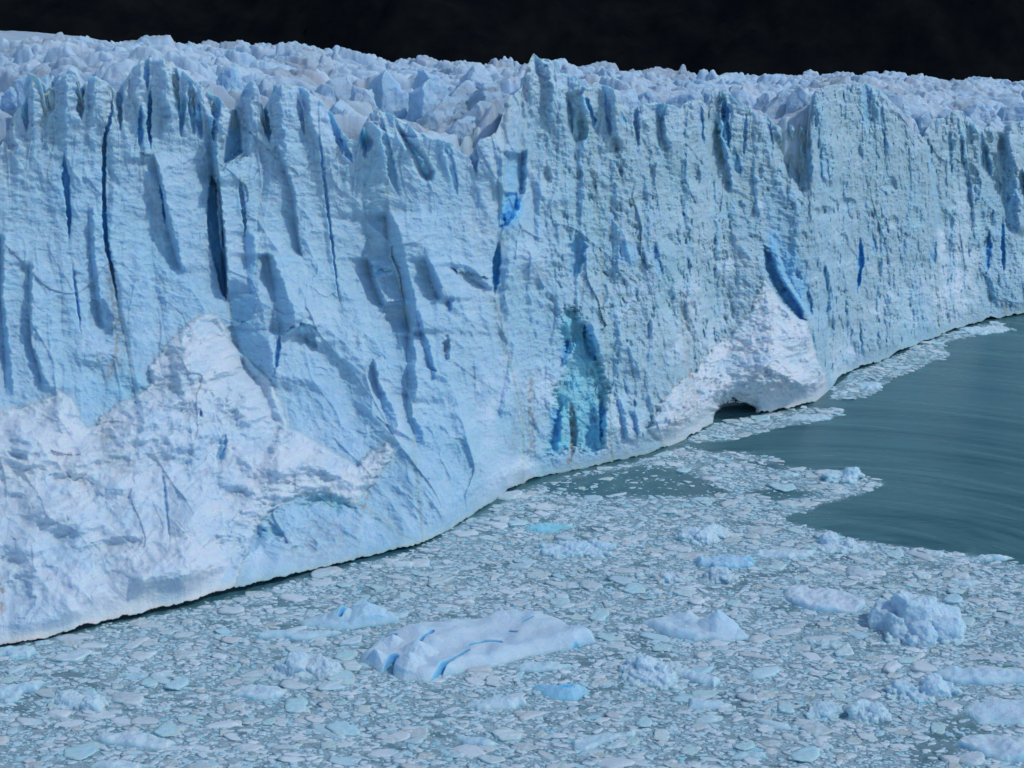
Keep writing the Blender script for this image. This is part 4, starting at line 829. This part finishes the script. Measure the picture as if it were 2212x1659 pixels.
V4h, F4h = ico(4); V3h, F3h = ico(3)
def pile(G, c, size, Hm, peaks, seed, blue, white, dirt, turq, edge):
    """faceted lumps inside the outline, fused into one surface"""
    r = np.random.default_rng(seed); VV, FFa, off_ = [], [], 0
    mn, mx = G.min(0), G.max(0)
    def add(x, y, zc, sx, sy, sz, ang, hi=False, clip=0.7):
        nonlocal off_
        v = chunk(V4h if hi else V3h, int(r.integers(1, 99999)), 1.0, clip)
        v = v * [sx, sy, sz]; ca, sa = math.cos(ang), math.sin(ang)
        v = np.stack([v[:, 0] * ca - v[:, 1] * sa + x - c[0], v[:, 0] * sa + v[:, 1] * ca + y - c[1], v[:, 2] + zc], -1)
        VV.append(v); FFa.append((F4h if hi else F3h) + off_); off_ += len(v)
    n_ = 0; tries = 0; area = (mx - mn).prod(); want = int(np.clip(area / 1.6, 16, 70))
    while n_ < want and tries < 4000:
        tries += 1; x, y = r.uniform(mn, mx); d = float(sdf(np.array([x]), np.array([y]), G)[0])
        if d < 0.1: continue
        rr = min(0.45 + 0.6 * d, 0.16 * size + 0.5) * r.uniform(0.6, 1.15); hz = Hm * r.uniform(0.25, 0.8) * min(1, (d + 0.3) / edge)
        add(x, y, -0.15, rr * 1.25, rr, max(0.35, hz), r.uniform(0, 3.1), clip=r.uniform(0.45, 0.9)); n_ += 1
    for (px, py, h, rp) in peaks:
        gp = ground(px, py)[:2]
        add(gp[0], gp[1] + rp * 0.35, h * 0.12, rp * 0.85, rp * 0.75, h * 0.85, r.uniform(-0.6, 0.6), True, 1.0)
        for q_ in range(9):
            a = r.uniform(0, 6.28); k_ = r.uniform(0.45, 0.95) * rp
            add(gp[0] + k_ * math.cos(a), gp[1] + rp * 0.3 + 0.7 * k_ * math.sin(a), h * r.uniform(0.0, 0.4), rp * r.uniform(0.25, 0.5), rp * r.uniform(0.2, 0.4), h * r.uniform(0.25, 0.5), r.uniform(0, 3.1))
    me = bpy.data.meshes.new('tmp'); me.from_pydata(np.concatenate(VV).tolist(), [], np.concatenate(FFa).tolist())
    o = bpy.data.objects.new('tmp', me); C.objects.link(o); m = o.modifiers.new('r', 'REMESH'); m.mode = 'VOXEL'; m.voxel_size = float(np.clip(size / 130, 0.09, 0.16))
    dg = bpy.context.evaluated_depsgraph_get(); ev = o.evaluated_get(dg); em = ev.to_mesh()
    V = np.empty(len(em.vertices) * 3, np.float32); em.vertices.foreach_get('co', V); V = V.reshape(-1, 3)
    N = np.empty(len(em.vertices) * 3, np.float32); em.vertices.foreach_get('normal', N); N = N.reshape(-1, 3)
    li = np.empty(len(em.loops), np.int32); em.loops.foreach_get('vertex_index', li); Fq = li.reshape(-1, 4)
    ev.to_mesh_clear(); bpy.data.objects.remove(o); bpy.data.meshes.remove(me)
    q_ = V.astype(float); n1 = fbm(q_[:, 0] / 0.9 + seed, q_[:, 1] / 0.9, q_[:, 2] / 0.9, oct=4, seed=seed, gain=0.6)
    n2 = ridged(q_[:, 0] / 1.6 + seed, q_[:, 1] / 1.6, q_[:, 2] / 1.1, oct=3, seed=seed + 7)
    V = V + N * (0.26 * n1 + 0.14 * (n2 - 1))[:, None]
    keep = (V[:, 2][Fq] > -0.5).any(1)
    col = np.zeros((len(V), 4)); ns = fbm(q_[:, 0] / 1.7, q_[:, 1] / 1.7, q_[:, 2] / 1.7, oct=3, seed=seed + 3)
    col[:, 0] = np.clip(blue * (1 + 1.5 * ns) - 0.1 * N[:, 2], 0, 1); col[:, 1] = np.clip(dirt * (0.6 + 1.5 * ns), 0, 1)
    col[:, 2] = np.clip(white + 0.8 * ns, 0, 1); col[:, 3] = np.clip(turq + 0.5 * (1 - sstep(0, 0.3, V[:, 2])), 0, 1)
    return compact(V, Fq[keep], col)
def berg(name, label, cat, poly, Hm, style='flat', seed=1, edge=1.0, peaks=(), cuts=(), blue=0.05, white=0.3, dirt=0.0, turq=0.1, n=None, group=None, rough=1.0):
    Hm *= 0.8; peaks = [(a, b, h_ * 0.75, r_ * 0.95) for a, b, h_, r_ in peaks]
    poly = np.array(poly, float)
    if poly.shape == (2, 2):                                   # a bounding box: make an uneven oval of it
        (x0, y0), (x1, y1) = poly; r = np.random.default_rng(seed)
        a = np.linspace(0, 2 * math.pi, 22, endpoint=False); rr = 1 + 0.22 * r.uniform(-1, 1, 22); e = 0.8
        ca, sa = np.cos(a), np.sin(a)
        poly = np.stack([(x0 + x1) / 2 + (x1 - x0) / 2 * np.sign(ca) * np.abs(ca) ** e * rr, (y0 + y1) / 2 + (y1 - y0) / 2 * np.sign(sa) * np.abs(sa) ** e * rr], -1)
    y0, y1 = poly[:, 1].min(), poly[:, 1].max()
    zz = Hm * 0.85 * np.clip((y1 - poly[:, 1]) / max(1, y1 - y0) * 1.4 - 0.35, 0, 1)
    G = np.stack([ground(p[0], p[1], z)[:2] for p, z in zip(poly, zz)])
    c = G.mean(0); mn, mx = G.min(0) - 0.8, G.max(0) + 0.8
    size = (mx - mn).max()
    if style == 'rubble':
        v, ff, cc = pile(G, c, size, Hm, peaks, seed, blue, white, dirt, turq, edge)
        o = mesh_np(name, v, ff, M_BERG, None, cc); o.location = (c[0], c[1], 0)
        tag(o, label, cat, group); BERGS.append((c, G)); return o
    n = n or int(np.clip(size / 0.09, 60, 260))
    nx_ = max(40, int(n * (mx - mn)[0] / size)); ny_ = max(40, int(n * (mx - mn)[1] / size))
    A, B = np.meshgrid(np.linspace(mn[0], mx[0], nx_), np.linspace(mn[1], mx[1], ny_))
    S = max(1.0, size / 12)
    wa = A + 0.7 * S * fbm(A / (2.6 * S), B / (2.6 * S), oct=2, seed=seed); wb = B + 0.7 * S * fbm(A / (2.6 * S), B / (2.6 * S), oct=2, seed=seed + 3)
    d = sdf(wa, wb, G)
    m_ = np.clip(d / edge, 0, 1); shape = (1 - (1 - m_) ** 2.2)
    low = fbm(A / (3.2 * S), B / (3.2 * S), oct=3, seed=seed + 9)
    if style == 'flat':
        z = Hm * shape * (0.6 + 0.6 * low) + 0.06 * rough * ridged(A / (1.4 * S), B / (1.4 * S), oct=4, seed=seed + 11) * m_ - 0.1
        z += m_ * 0.10 * Hm * noise(A / (0.8 * S), B / (0.8 * S), seed=seed + 12)
    else:                                                       # 'slab': tilted planes
        z = Hm * shape * (0.5 + 0.6 * low) * (0.65 + 0.5 * (A - c[0]) / size + 0.35 * (B - c[1]) / size) + 0.05 * fbm(A / 0.7, B / 0.7, oct=4, seed=seed) * m_
    for (px, py, h, r) in peaks:                                # faceted peaks: height m, radius m; px,py where the foot centre shows
        gp = ground(px, py)[:2]; dx, dy = A - gp[0] + 0.25 * low * r, B - gp[1]
        rr = np.maximum(np.abs(dx * 0.9 + dy * 0.3) / r, np.maximum(np.abs(dy * 1.0 - dx * 0.35) / r, (np.abs(dx) + np.abs(dy)) / (1.35 * r)))
        rr = np.sqrt(dx * dx + dy * dy * 1.3) / r * 0.5 + rr * 0.5
        z = np.maximum(z, h * np.clip(1.08 - rr, 0, 1) ** 0.9 * (1 + 0.12 * fbm(A / 1.2, B / 1.2, oct=3, seed=seed + 21)) * np.clip(m_ * 2, 0, 1))
    blu = np.zeros_like(A)
    for pts, w_, dep in [(p_, w0_ * 0.62, d0_ * 0.8) for p_, w0_, d0_ in cuts]:                                   # cuts: picture polyline, half width m, depth m
        gp = ground(np.array([p[0] for p in pts], float), np.array([p[1] for p in pts], float), Hm * 0.5)[:, :2]
        best = np.full(A.shape, 1e9)
        for i in range(len(gp) - 1):
            e_ = gp[i + 1] - gp[i]; t_ = np.clip(((A - gp[i, 0]) * e_[0] + (B - gp[i, 1]) * e_[1]) / (e_ @ e_), 0, 1)
            best = np.minimum(best, np.hypot(A - gp[i, 0] - e_[0] * t_, B - gp[i, 1] - e_[1] * t_))
        k_ = 1 - sstep(w_ * 0.6, w_ * 1.3, best + 0.2 * w_ * low); z = z - dep * k_; blu = np.maximum(blu, 1 - sstep(w_ * 0.8, w_ * 1.7, best))
    z = np.where(d < 0, np.maximum(-0.9, d * 1.5 - 0.05), z)
    f = grid_faces(ny_, nx_); keep = (z.reshape(-1)[f] > -0.85).any(1)
    col = np.zeros(A.shape + (4,)); ns = fbm(A / (1.5 * S), B / (1.5 * S), oct=4, seed=seed + 31)
    sl = np.hypot(*np.gradient(z, (mx - mn)[1] / ny_, (mx - mn)[0] / nx_))
    fresh = sstep(1.2, 3.0, sl) * 0.45                          # steep broken sides show clear ice
    col[..., 0] = np.clip(blue + 0.35 * ns * (blue > 0.1) + 0.6 * blu + fresh * 0.5, 0, 1)
    col[..., 1] = np.clip(dirt * (0.6 + 1.5 * ns), 0, 1); col[..., 2] = np.clip(white + 0.8 * ns - fresh, 0, 1)
    wet = 1 - sstep(0.0, 0.35, z); col[..., 3] = np.clip(turq + 0.55 * wet + 0.3 * fresh, 0, 1)
    V = np.stack([A - c[0], B - c[1], z], -1).reshape(-1, 3)
    v, ff, cc = compact(V, f[keep], col.reshape(-1, 4))
    o = mesh_np(name, v, ff, M_BERG, None, cc); o.location = (c[0], c[1], 0)
    tag(o, label, cat, group); BERGS.append((c, G)); return o
BERGS = []
berg('iceberg', 'largest flat pale iceberg in the brash, split by blue cracks and a blue slot', 'iceberg',
     [(780, 1415), (790, 1385), (810, 1366), (850, 1345), (900, 1335), (960, 1322), (1040, 1312), (1075, 1297), (1110, 1302), (1180, 1308), (1230, 1330), (1255, 1345), (1300, 1358), (1300, 1376), (1250, 1396), (1170, 1402), (1120, 1425), (1030, 1448), (960, 1462), (938, 1470), (915, 1474), (870, 1474), (850, 1462), (815, 1455), (790, 1440)],
     3.2, 'flat', 501, edge=2.2, white=0.35, turq=0.03, n=420,
     peaks=[(885, 1450, 4.0, 4.2), (905, 1425, 4.2, 4.5), (812, 1435, 3.2, 3.0), (850, 1405, 3.4, 3.5), (1090, 1345, 2.6, 6)],
     cuts=[([(930, 1462), (960, 1438), (986, 1421), (1010, 1408)], 0.55, 1.8), ([(1018, 1393), (1045, 1384), (1078, 1381)], 0.7, 1.9), ([(892, 1406), (935, 1369)], 0.4, 1.4), ([(819, 1375), (850, 1376)], 0.8, 1.5),
           ([(835, 1455), (838, 1438), (850, 1420)], 1.1, 2.4), ([(1238, 1392), (1248, 1384)], 0.6, 2.0), ([(1100, 1358), (1115, 1364)], 0.35, 1.2), ([(1128, 1345), (1150, 1341)], 0.3, 1.0)])
berg('iceberg', 'turquoise white iceberg just left of the largest flat berg', 'iceberg', [(648, 1342), (680, 1322), (720, 1300), (760, 1290), (830, 1300), (862, 1324), (862, 1340), (820, 1352), (735, 1362), (660, 1352)], 3.0, 'slab', 502, 2.0,
     peaks=[(740, 1338, 3.2, 3.0), (790, 1336, 3.4, 5.0)], cuts=[([(735, 1330), (752, 1318)], 0.5, 1.6)], blue=0.1, turq=0.2)
berg('iceberg', 'lumpy white rubble berg below the turquoise berg, with a grey left side', 'iceberg', [(563, 1410), (727, 1469)], 2.0, 'rubble', 503, 2.0, dirt=0.08, peaks=[(640, 1455, 3.0, 3.0), (690, 1455, 3.0, 3.4)])
berg('iceberg', 'rounded clear blue iceberg below the largest flat berg', 'iceberg', [(1150, 1462), (1180, 1451), (1235, 1452), (1268, 1470), (1276, 1498), (1240, 1516), (1195, 1512), (1160, 1490)], 3.0, 'slab', 504, 2.6, blue=0.38, white=0.0, turq=0.3, cuts=[([(1218, 1480), (1240, 1474)], 0.5, 0.6)])
berg('iceberg', 'knobbly rubble berg with a small dark left end', 'iceberg', [(1345, 1404), (1482, 1492)], 2.6, 'rubble', 505, 2.0, peaks=[(1400, 1460, 3.6, 3.0), (1370, 1452, 2.8, 2.0)])
berg('iceberg', 'smooth tilted berg with a blue flank, touching the knobbly rubble berg', 'iceberg', [(1450, 1420), (1480, 1424), (1530, 1455), (1559, 1474), (1545, 1487), (1500, 1475), (1450, 1445)], 3.0, 'slab', 506, 0.8, white=0.5)
berg('iceberg', 'white berg with an upright lump and a clear blue pool', 'iceberg', [(1380, 1330), (1430, 1318), (1480, 1312), (1540, 1330), (1575, 1318), (1590, 1350), (1624, 1378), (1590, 1387), (1500, 1386), (1430, 1370), (1390, 1350)], 2.2, 'flat', 507, 1.6,
     peaks=[(1550, 1362, 4.6, 4.0), (1480, 1340, 2.5, 3.0)], cuts=[([(1478, 1326), (1508, 1322)], 1.0, 1.6)])
berg('ice_floe', 'broad flat white floe with a shaded left edge, near the tall peaked berg', 'ice floe', [(1690, 1285), (1695, 1262), (1730, 1257), (1790, 1262), (1840, 1275), (1876, 1310), (1850, 1325), (1760, 1322), (1710, 1305)], 1.9, 'flat', 508, 0.7, white=0.7, turq=0.0)
berg('iceberg', 'tallest peaked iceberg in the brash, blue white with a smaller lump at its left', 'iceberg', [(1880, 1345), (1890, 1325), (1925, 1310), (1945, 1322), (1970, 1285), (2000, 1283), (2040, 1310), (2060, 1345), (2095, 1368), (2080, 1392), (2000, 1396), (1930, 1388), (1930, 1370), (1900, 1362)], 2.4, 'rubble', 509, 2.0,
     peaks=[(1985, 1368, 7.4, 5.0), (2020, 1368, 5.6, 5.4), (1912, 1352, 4.6, 3.4), (2040, 1378, 4.0, 4.0), (1990, 1385, 3.6, 4.0), (1945, 1382, 2.6, 2.6)], blue=0.14, white=0.35, turq=0.08, n=360)
berg('iceberg', 'jagged cluster of white ice at the edge of the open water', 'iceberg', [(1735, 1175), (1785, 1152), (1820, 1152), (1890, 1186), (1840, 1196), (1760, 1190)], 1.8, 'rubble', 510, 1.6, peaks=[(1795, 1178, 2.6, 2.2), (1835, 1184, 1.8, 2.2)], white=0.6)
berg('ice_floe', 'rough white floe jutting into the open water', 'ice floe', [(1986, 1182), (2064, 1203)], 1.5, 'rubble', 511, 1.0, white=0.7)
berg('ice_floe', 'thin flat white floe at the edge of the open water, rightmost there', 'ice floe', [(2092, 1195), (2195, 1213)], 1.3, 'flat', 512, 0.6, white=0.9)
berg('ice_floe', 'long smooth floe between the jagged cluster and the blue bottomed berg', 'ice floe', [(1617, 1180), (1764, 1208)], 1.5, 'flat', 513, 0.8, white=0.6)
berg('iceberg', 'rounded lump of grey white ice left of the long smooth floe', 'iceberg', [(1455, 1134), (1562, 1176)], 2.2, 'rubble', 514, 1.6, peaks=[(1490, 1165, 2.2, 2.6), (1530, 1163, 2.4, 4.0)])
berg('iceberg', 'low berg whose front side is deep blue, below the rounded grey lump', 'iceberg', [(1500, 1192), (1628, 1228)], 2.0, 'flat', 515, 0.7, blue=0.3, white=0.4)
berg('iceberg', 'long low berg with a blue base, near the foot of the middle wall', 'iceberg', [(1167, 1158), (1348, 1206)], 2.0, 'rubble', 516, 0.9, blue=0.2, white=0.4)
berg('iceberg', 'grey ribbed berg with a pinkish streak of dirt at its left', 'iceberg', [(1340, 1225), (1400, 1219), (1440, 1218), (1500, 1240), (1490, 1258), (1430, 1262), (1395, 1245), (1340, 1238)], 2.2, 'rubble', 517, 1.2, dirt=0.3, white=0.2)
berg('iceberg', 'small grey pyramid of ice right of the ribbed berg', 'iceberg', [(1510, 1232), (1600, 1262)], 1.2, 'rubble', 518, 2.0, peaks=[(1556, 1256, 2.4, 3.0)], dirt=0.22, white=0.1)
berg('ice_floe', 'pale blue arched floe above and right of the tallest peaked berg', 'ice floe', [(2047, 1240), (2125, 1268)], 1.6, 'slab', 519, 1.4)
berg('ice_floe', 'long pale blue floe cut by the right edge, below the tallest peaked berg', 'ice floe', [(2010, 1440), (2060, 1432), (2240, 1437), (2260, 1478), (2120, 1482), (2050, 1476), (2020, 1458)], 2.0, 'flat', 520, 0.9, white=0.35, blue=0.1)
berg('iceberg', 'curled white berg just below the long pale blue floe', 'iceberg', [(1921, 1476), (2047, 1518)], 1.5, 'rubble', 521, 1.2, peaks=[(2030, 1502, 2.8, 3.0), (1950, 1500, 1.8, 2.2)], blue=0.15)
berg('ice_floe', 'wide layered floe at the right edge, above the greyest flat floe', 'ice floe', [(2078, 1530), (2090, 1505), (2240, 1495), (2260, 1568), (2120, 1566)], 1.6, 'slab', 522, 1.0)
berg('ice_floe', 'large flat greyish floe in the lower right corner', 'ice floe', [(2054, 1600), (2080, 1580), (2140, 1574), (2250, 1585), (2270, 1640), (2180, 1650), (2110, 1628)], 1.7, 'flat', 523, 0.7, white=0.5, dirt=0.05)
berg('iceberg', 'chunky white berg with a dark left face, below the middle of the right brash', 'iceberg', [(1832, 1513), (1911, 1564)], 1.5, 'rubble', 524, 1.2, peaks=[(1860, 1550, 3.2, 2.4), (1890, 1555, 2.4, 2.0)])
berg('iceberg', 'heap of broken ice joined to the left of the chunky dark faced berg', 'iceberg', [(1740, 1500), (1832, 1556)], 1.6, 'rubble', 525, 1.0, blue=0.18)
berg('ice_floe', 'smooth domed blue white floe near the bottom edge, right of centre', 'ice floe', [(1578, 1608), (1668, 1641)], 1.8, 'slab', 526, 1.4, blue=0.1)
berg('ice_floe', 'leaf shaped smooth floe tilted up to the right, beneath the wide pointed floe', 'ice floe', [(1488, 1568), (1500, 1548), (1535, 1534), (1562, 1536), (1550, 1556), (1510, 1572)], 1.2, 'slab', 527, 0.7)
berg('ice_floe', 'wide pointed pale floe below the smooth blue flanked berg', 'ice floe', [(1478, 1505), (1540, 1502), (1584, 1520), (1560, 1534), (1490, 1532)], 1.1, 'flat', 528, 0.8)
berg('iceberg', 'pair of slanting slabs rising to the right near the bottom edge', 'iceberg', [(1232, 1600), (1260, 1585), (1320, 1570), (1378, 1560), (1370, 1580), (1310, 1600), (1270, 1624), (1240, 1620)], 2.0, 'slab', 529, 0.8)
berg('ice_floe', 'tilted blue white slab with a dark wet left edge near the bottom', 'ice floe', [(972, 1580), (1010, 1576), (1060, 1586), (1085, 1612), (1040, 1617), (985, 1596)], 1.8, 'slab', 530, 0.7, blue=0.12)
berg('ice_floe', 'broad white floe midway between the largest berg and the bottom edge', 'ice floe', [(1000, 1496), (1130, 1535)], 1.5, 'flat', 531, 0.9, white=0.55)
berg('ice_floe', 'long narrow floe tucked under the right half of the largest berg', 'ice floe', [(1105, 1438), (1150, 1422), (1200, 1424), (1250, 1440), (1200, 1451), (1125, 1452)], 1.3, 'flat', 532, 0.7)
berg('iceberg', 'notched pale berg cut by the left edge of the view', 'iceberg', [(-30, 1470), (40, 1460), (96, 1452), (80, 1485), (50, 1495), (40, 1515), (10, 1520), (-30, 1495)], 2.6, 'slab', 533, 1.0, turq=0.15)
berg('iceberg', 'twin lumps of white and pale blue ice near the left edge', 'iceberg', [(109, 1503), (219, 1545)], 1.6, 'rubble', 534, 1.4, peaks=[(150, 1532, 2.0, 3.4), (196, 1538, 2.6, 2.2)])
berg('ice_floe', 'flat white floe under the lumpy rubble berg', 'ice floe', [(491, 1490), (520, 1472), (600, 1469), (622, 1488), (600, 1512), (540, 1517)], 1.6, 'flat', 535, 0.8, white=0.6)
berg('ice_floe', 'largest flat lozenge shaped floe in the lower left', 'ice floe', [(205, 1590), (240, 1572), (300, 1570), (345, 1590), (384, 1604), (360, 1622), (290, 1618), (230, 1606)], 1.5, 'flat', 536, 0.7, white=0.7, blue=0.03)
berg('ice_floe', 'rounded white floe cut by the bottom edge at the left', 'ice floe', [(191, 1632), (320, 1672)], 1.4, 'flat', 537, 0.9, white=0.6)
berg('ice_floe', 'very long thin floe left of the largest berg', 'ice floe', [(526, 1362), (600, 1354), (741, 1356), (720, 1376), (640, 1384), (560, 1380)], 1.4, 'flat', 538, 0.7, turq=0.15)
berg('ice_floe', 'floe against the foot of the glacier at the left edge', 'ice floe', [(-20, 1388), (85, 1421)], 1.2, 'flat', 539, 0.8, turq=0.2)
berg('ice_floe', 'arched pale floe right of and above the twin lumps', 'ice floe', [(256, 1441), (376, 1469)], 1.3, 'slab', 540, 0.8)
berg('ice_floe', 'bright white floe close to the foot of the glacier', 'ice floe', [(826, 1207), (908, 1227)], 1.0, 'flat', 541, 0.7, white=1.0, turq=0.0)
berg('ice_floe', 'low turquoise floe near the foot of the middle wall', 'ice floe', [(1133, 1124), (1230, 1150)], 0.9, 'flat', 542, 1.2, turq=0.75, white=0.0)
berg('ice_floe', 'small upright wedge of ice below the largest berg', 'ice floe', [(933, 1538), (978, 1562)], 1.8, 'slab', 543, 0.5)
berg('ice_floe', 'pair of joined pale floes left of the tallest peaked berg', 'ice floe', [(1733, 1372), (1870, 1400)], 1.3, 'rubble', 544, 0.9)
berg('iceberg', 'small jagged berg alone near the tip of the loose ice tongue', 'iceberg', [(1775, 1024), (1860, 1046)], 1.2, 'rubble', 545, 1.2, peaks=[(1835, 1038, 3.0, 3.2), (1800, 1038, 1.8, 3.0)], white=0.4, turq=0.2)
berg('ice_floe', 'smooth oval floe left of the lone jagged berg', 'ice floe', [(1688, 1017), (1732, 1031)], 1.0, 'flat', 546, 0.8)
berg('ice_floe', 'smooth floe in the ice strip under the far fluted wall', 'ice floe', [(1850, 820), (1908, 842)], 1.0, 'flat', 547, 0.9, white=0.4)
berg('ice_floe', 'long jagged floe lying farthest along the wall', 'ice floe', [(2070, 702), (2150, 697), (2200, 712), (2120, 724), (2075, 722)], 1.6, 'rubble', 548, 1.0)
berg('ice_floe', 'tiny floe drifting alone in the dark open water', 'ice floe', [(1822, 1009), (1842, 1015)], 0.5, 'flat', 549, 0.5, n=50)
berg('ice_floe', 'long white floe beside the cave at the waterline', 'ice floe', [(1690, 893), (1790, 909)], 0.9, 'flat', 550, 0.6, white=0.5)

# ------------------------------------------------------------------ middling floes: one mesh kind copied
def in_bergs(x, y, marg=0.3):
    m = np.zeros(len(x), bool)
    for c, G in BERGS:
        if len(G) < 3: continue
        mn, mx = G.min(0) - 1, G.max(0) + 1
        k_ = (x > mn[0]) & (x < mx[0]) & (y > mn[1]) & (y < mx[1])
        if k_.any(): m[np.where(k_)[0]] |= sdf(x[k_], y[k_], G) > marg
    return m
# candidate positions over the water, by area
def scatter(n, seed, power=1.0):
    r = np.random.default_rng(seed)
    x = r.uniform(-150, 230, n); y = r.uniform(125, 440, n)
    px, py = project(np.stack([x, y, 0 * x], -1))
    k_ = (px > -160) & (px < 2370) & (py < 1800); x, y, px, py = x[k_], y[k_], px[k_], py[k_]
    d = density(px, py); k_ = r.uniform(0, 1, len(x)) < d ** power
    return x[k_], y[k_], px[k_], py[k_]
V3, F3 = ico(4)
protos = []
for i in range(12):
    v = chunk(V3, 900 + i, 0.28 + 0.02 * i, 0.35 + 0.3 * random.random())
    v[:, 2] += 0.05 * fbm(v[:, 0] * 3, v[:, 1] * 3, oct=3, seed=950 + i)
    col = np.zeros((len(v), 4)); col[:, 2] = np.clip(random.uniform(0, 0.6) + 0.6 * fbm(v[:, 0] * 2, v[:, 1] * 2, oct=3, seed=i), 0, 1); col[:, 3] = np.clip(0.5 - 3.0 * v[:, 2], 0.02, 0.6)
    if i % 3 == 1: col[:, 1] = np.clip(0.22 + 0.4 * fbm(v[:, 0] * 2, v[:, 1] * 2, oct=3, seed=i), 0, 1); col[:, 2] *= 0.3
    if i % 3 == 2: col[:, 3] = np.maximum(col[:, 3], 0.30); col[:, 2] *= 0.3
    protos.append((v, col))
mprot = []
mx_, my_, mpx, mpy = scatter(9000, 61)
kk = (~in_bergs(mx_, my_, -1.2)) & (mpx > 0) & (mpx < 2212) & (mpy < 1665) & (mpy > 700)
mx_, my_, mpy = mx_[kk], my_[kk], mpy[kk]
sel = []
for i in range(len(mx_)):
    if all((mx_[i] - mx_[j]) ** 2 + (my_[i] - my_[j]) ** 2 > 3.4 ** 2 for j in sel): sel.append(i)
    if len(sel) >= 235: break
first = {}
for n_, i in enumerate(sel):
    p = n_ % 12
    if p not in first:
        o = mesh_np('drifting_floe', protos[p][0], F3, M_BERG, None, protos[p][1]); first[p] = o
    else:
        o = first[p].copy(); C.objects.link(o)
    s = 0.75 + 1.3 * random.random() ** 2 * (1.15 if mpy[i] < 1250 else 1.0)
    o.location = (mx_[i], my_[i], 0.02); o.scale = (s * random.uniform(1.0, 1.5), s * random.uniform(0.8, 1.1), s * random.uniform(0.75, 1.2)); o.rotation_euler = (random.uniform(-0.06, 0.06), random.uniform(-0.06, 0.06), random.uniform(-0.7, 0.7))
    look = ('white', 'grey dirt tinged', 'clear turquoise tinted')[p % 3]; fx_, fy_ = project(np.array([mx_[i], my_[i], 0.0]))
    if fy_ < 1110: pl = 'drifting in the loose ice tongue under the right wall'
    elif fy_ < 1250: pl = 'close to the foot of the wall' if fx_ < 1100 else ('between the middle wall and the open water' if fx_ < 1600 else 'along the edge of the open water')
    elif fy_ < 1470: pl = 'left of the largest flat berg' if fx_ < 780 else ('around the largest flat berg' if fx_ < 1350 else 'around the tallest peaked berg')
    else: pl = 'in the near brash, lower left' if fx_ < 740 else ('in the near brash, bottom centre' if fx_ < 1480 else 'in the near brash, lower right')
    tag(o, 'small %s ice floe %s' % (look, pl), 'ice floe', '%s floes %s' % (look, pl))
MID = np.array([(mx_[i], my_[i]) for i in sel])

# ------------------------------------------------------------------ brash: the uncountable small pieces, one object
VA, FA = ico(1); VB, FB = ico(2); VCc, FC = ico(3)
allV, allF, allC = [], [], []; off = 0
def brash(n, seed, V0, F0, lo, hi, pw, nprot=14, power=1.0, tall=1.0):
    global off
    r = np.random.default_rng(seed)
    x, y, px, py = scatter(n, seed, power)
    k_ = ~in_bergs(x, y, 0.4); x, y = x[k_], y[k_]
    u = r.uniform(0, 1, len(x)); s = lo * (hi / lo) ** (u ** pw)
    pid = r.integers(0, nprot, len(x)); P_ = [chunk(V0, seed * 100 + i, r.uniform(0.22, 0.5), r.uniform(0.3, 0.8)) for i in range(nprot)]
    kind = r.uniform(0, 1, len(x))
    for p in range(nprot):
        i = np.where(pid == p)[0]
        if not len(i): continue
        a = r.normal(0, 0.38, len(i)) + r.integers(0, 2, len(i)) * 3.14159; ca, sa = np.cos(a), np.sin(a)
        v = P_[p]; sx = s[i] * r.uniform(0.95, 1.9, len(i)); sy = s[i] * r.uniform(0.6, 1.0, len(i)); sz = tall * s[i] * r.uniform(0.35, 1.0, len(i))
        vx = v[None, :, 0] * sx[:, None]; vy = v[None, :, 1] * sy[:, None]; vz = v[None, :, 2] * sz[:, None]
        vz = vz + vx * r.uniform(-0.12, 0.12, len(i))[:, None]
        Vv = np.stack([vx * ca[:, None] - vy * sa[:, None] + x[i][:, None], vx * sa[:, None] + vy * ca[:, None] + y[i][:, None], vz + 0.02], -1)
        nv = len(v); Ff = F0[None] + (np.arange(len(i)) * nv)[:, None, None] + off
        c = np.zeros((len(i), nv, 4)); kd = kind[i]
        pn = fbm(x[i] / 14, y[i] / 14, oct=3, seed=207)
        c[..., 1] = np.where(kd < 0.22, r.uniform(0.04, 0.22, len(i)), 0.02)[:, None]
        c[..., 2] = np.clip(np.where(kd > 0.45, r.uniform(0.25, 0.9, len(i)), 0.1) + 1.3 * pn, 0, 1)[:, None]
        c[..., 3] = np.clip(np.where((kd > 0.3) & (kd < 0.5), r.uniform(0.1, 0.5, len(i)), 0.04)[:, None] + 0.35 * (vz < 0.06), 0, 1)
        allV.append(Vv.reshape(-1, 3)); allF.append(Ff.reshape(-1, 3)); allC.append(c.reshape(-1, 4)); off += len(i) * nv
brash(15000, 71, VCc, FC, 0.55, 1.9, 3.2, 30)
brash(150000, 72, VB, FB, 0.25, 0.75, 1.5, 24)
brash(5000, 74, VCc, FC, 0.25, 0.9, 2.0, 30, 1.0, 1.9)
brash(200000, 73, VA, FA, 0.12, 0.4, 1.2, 12, 0.8)
o = mesh_np('brash_ice', np.concatenate(allV), np.concatenate(allF), M_BRASH, None, np.concatenate(allC))
tag(o, 'dense brash of small broken ice pieces covering the water', 'brash ice', kind='stuff')
print('verts brash', off)
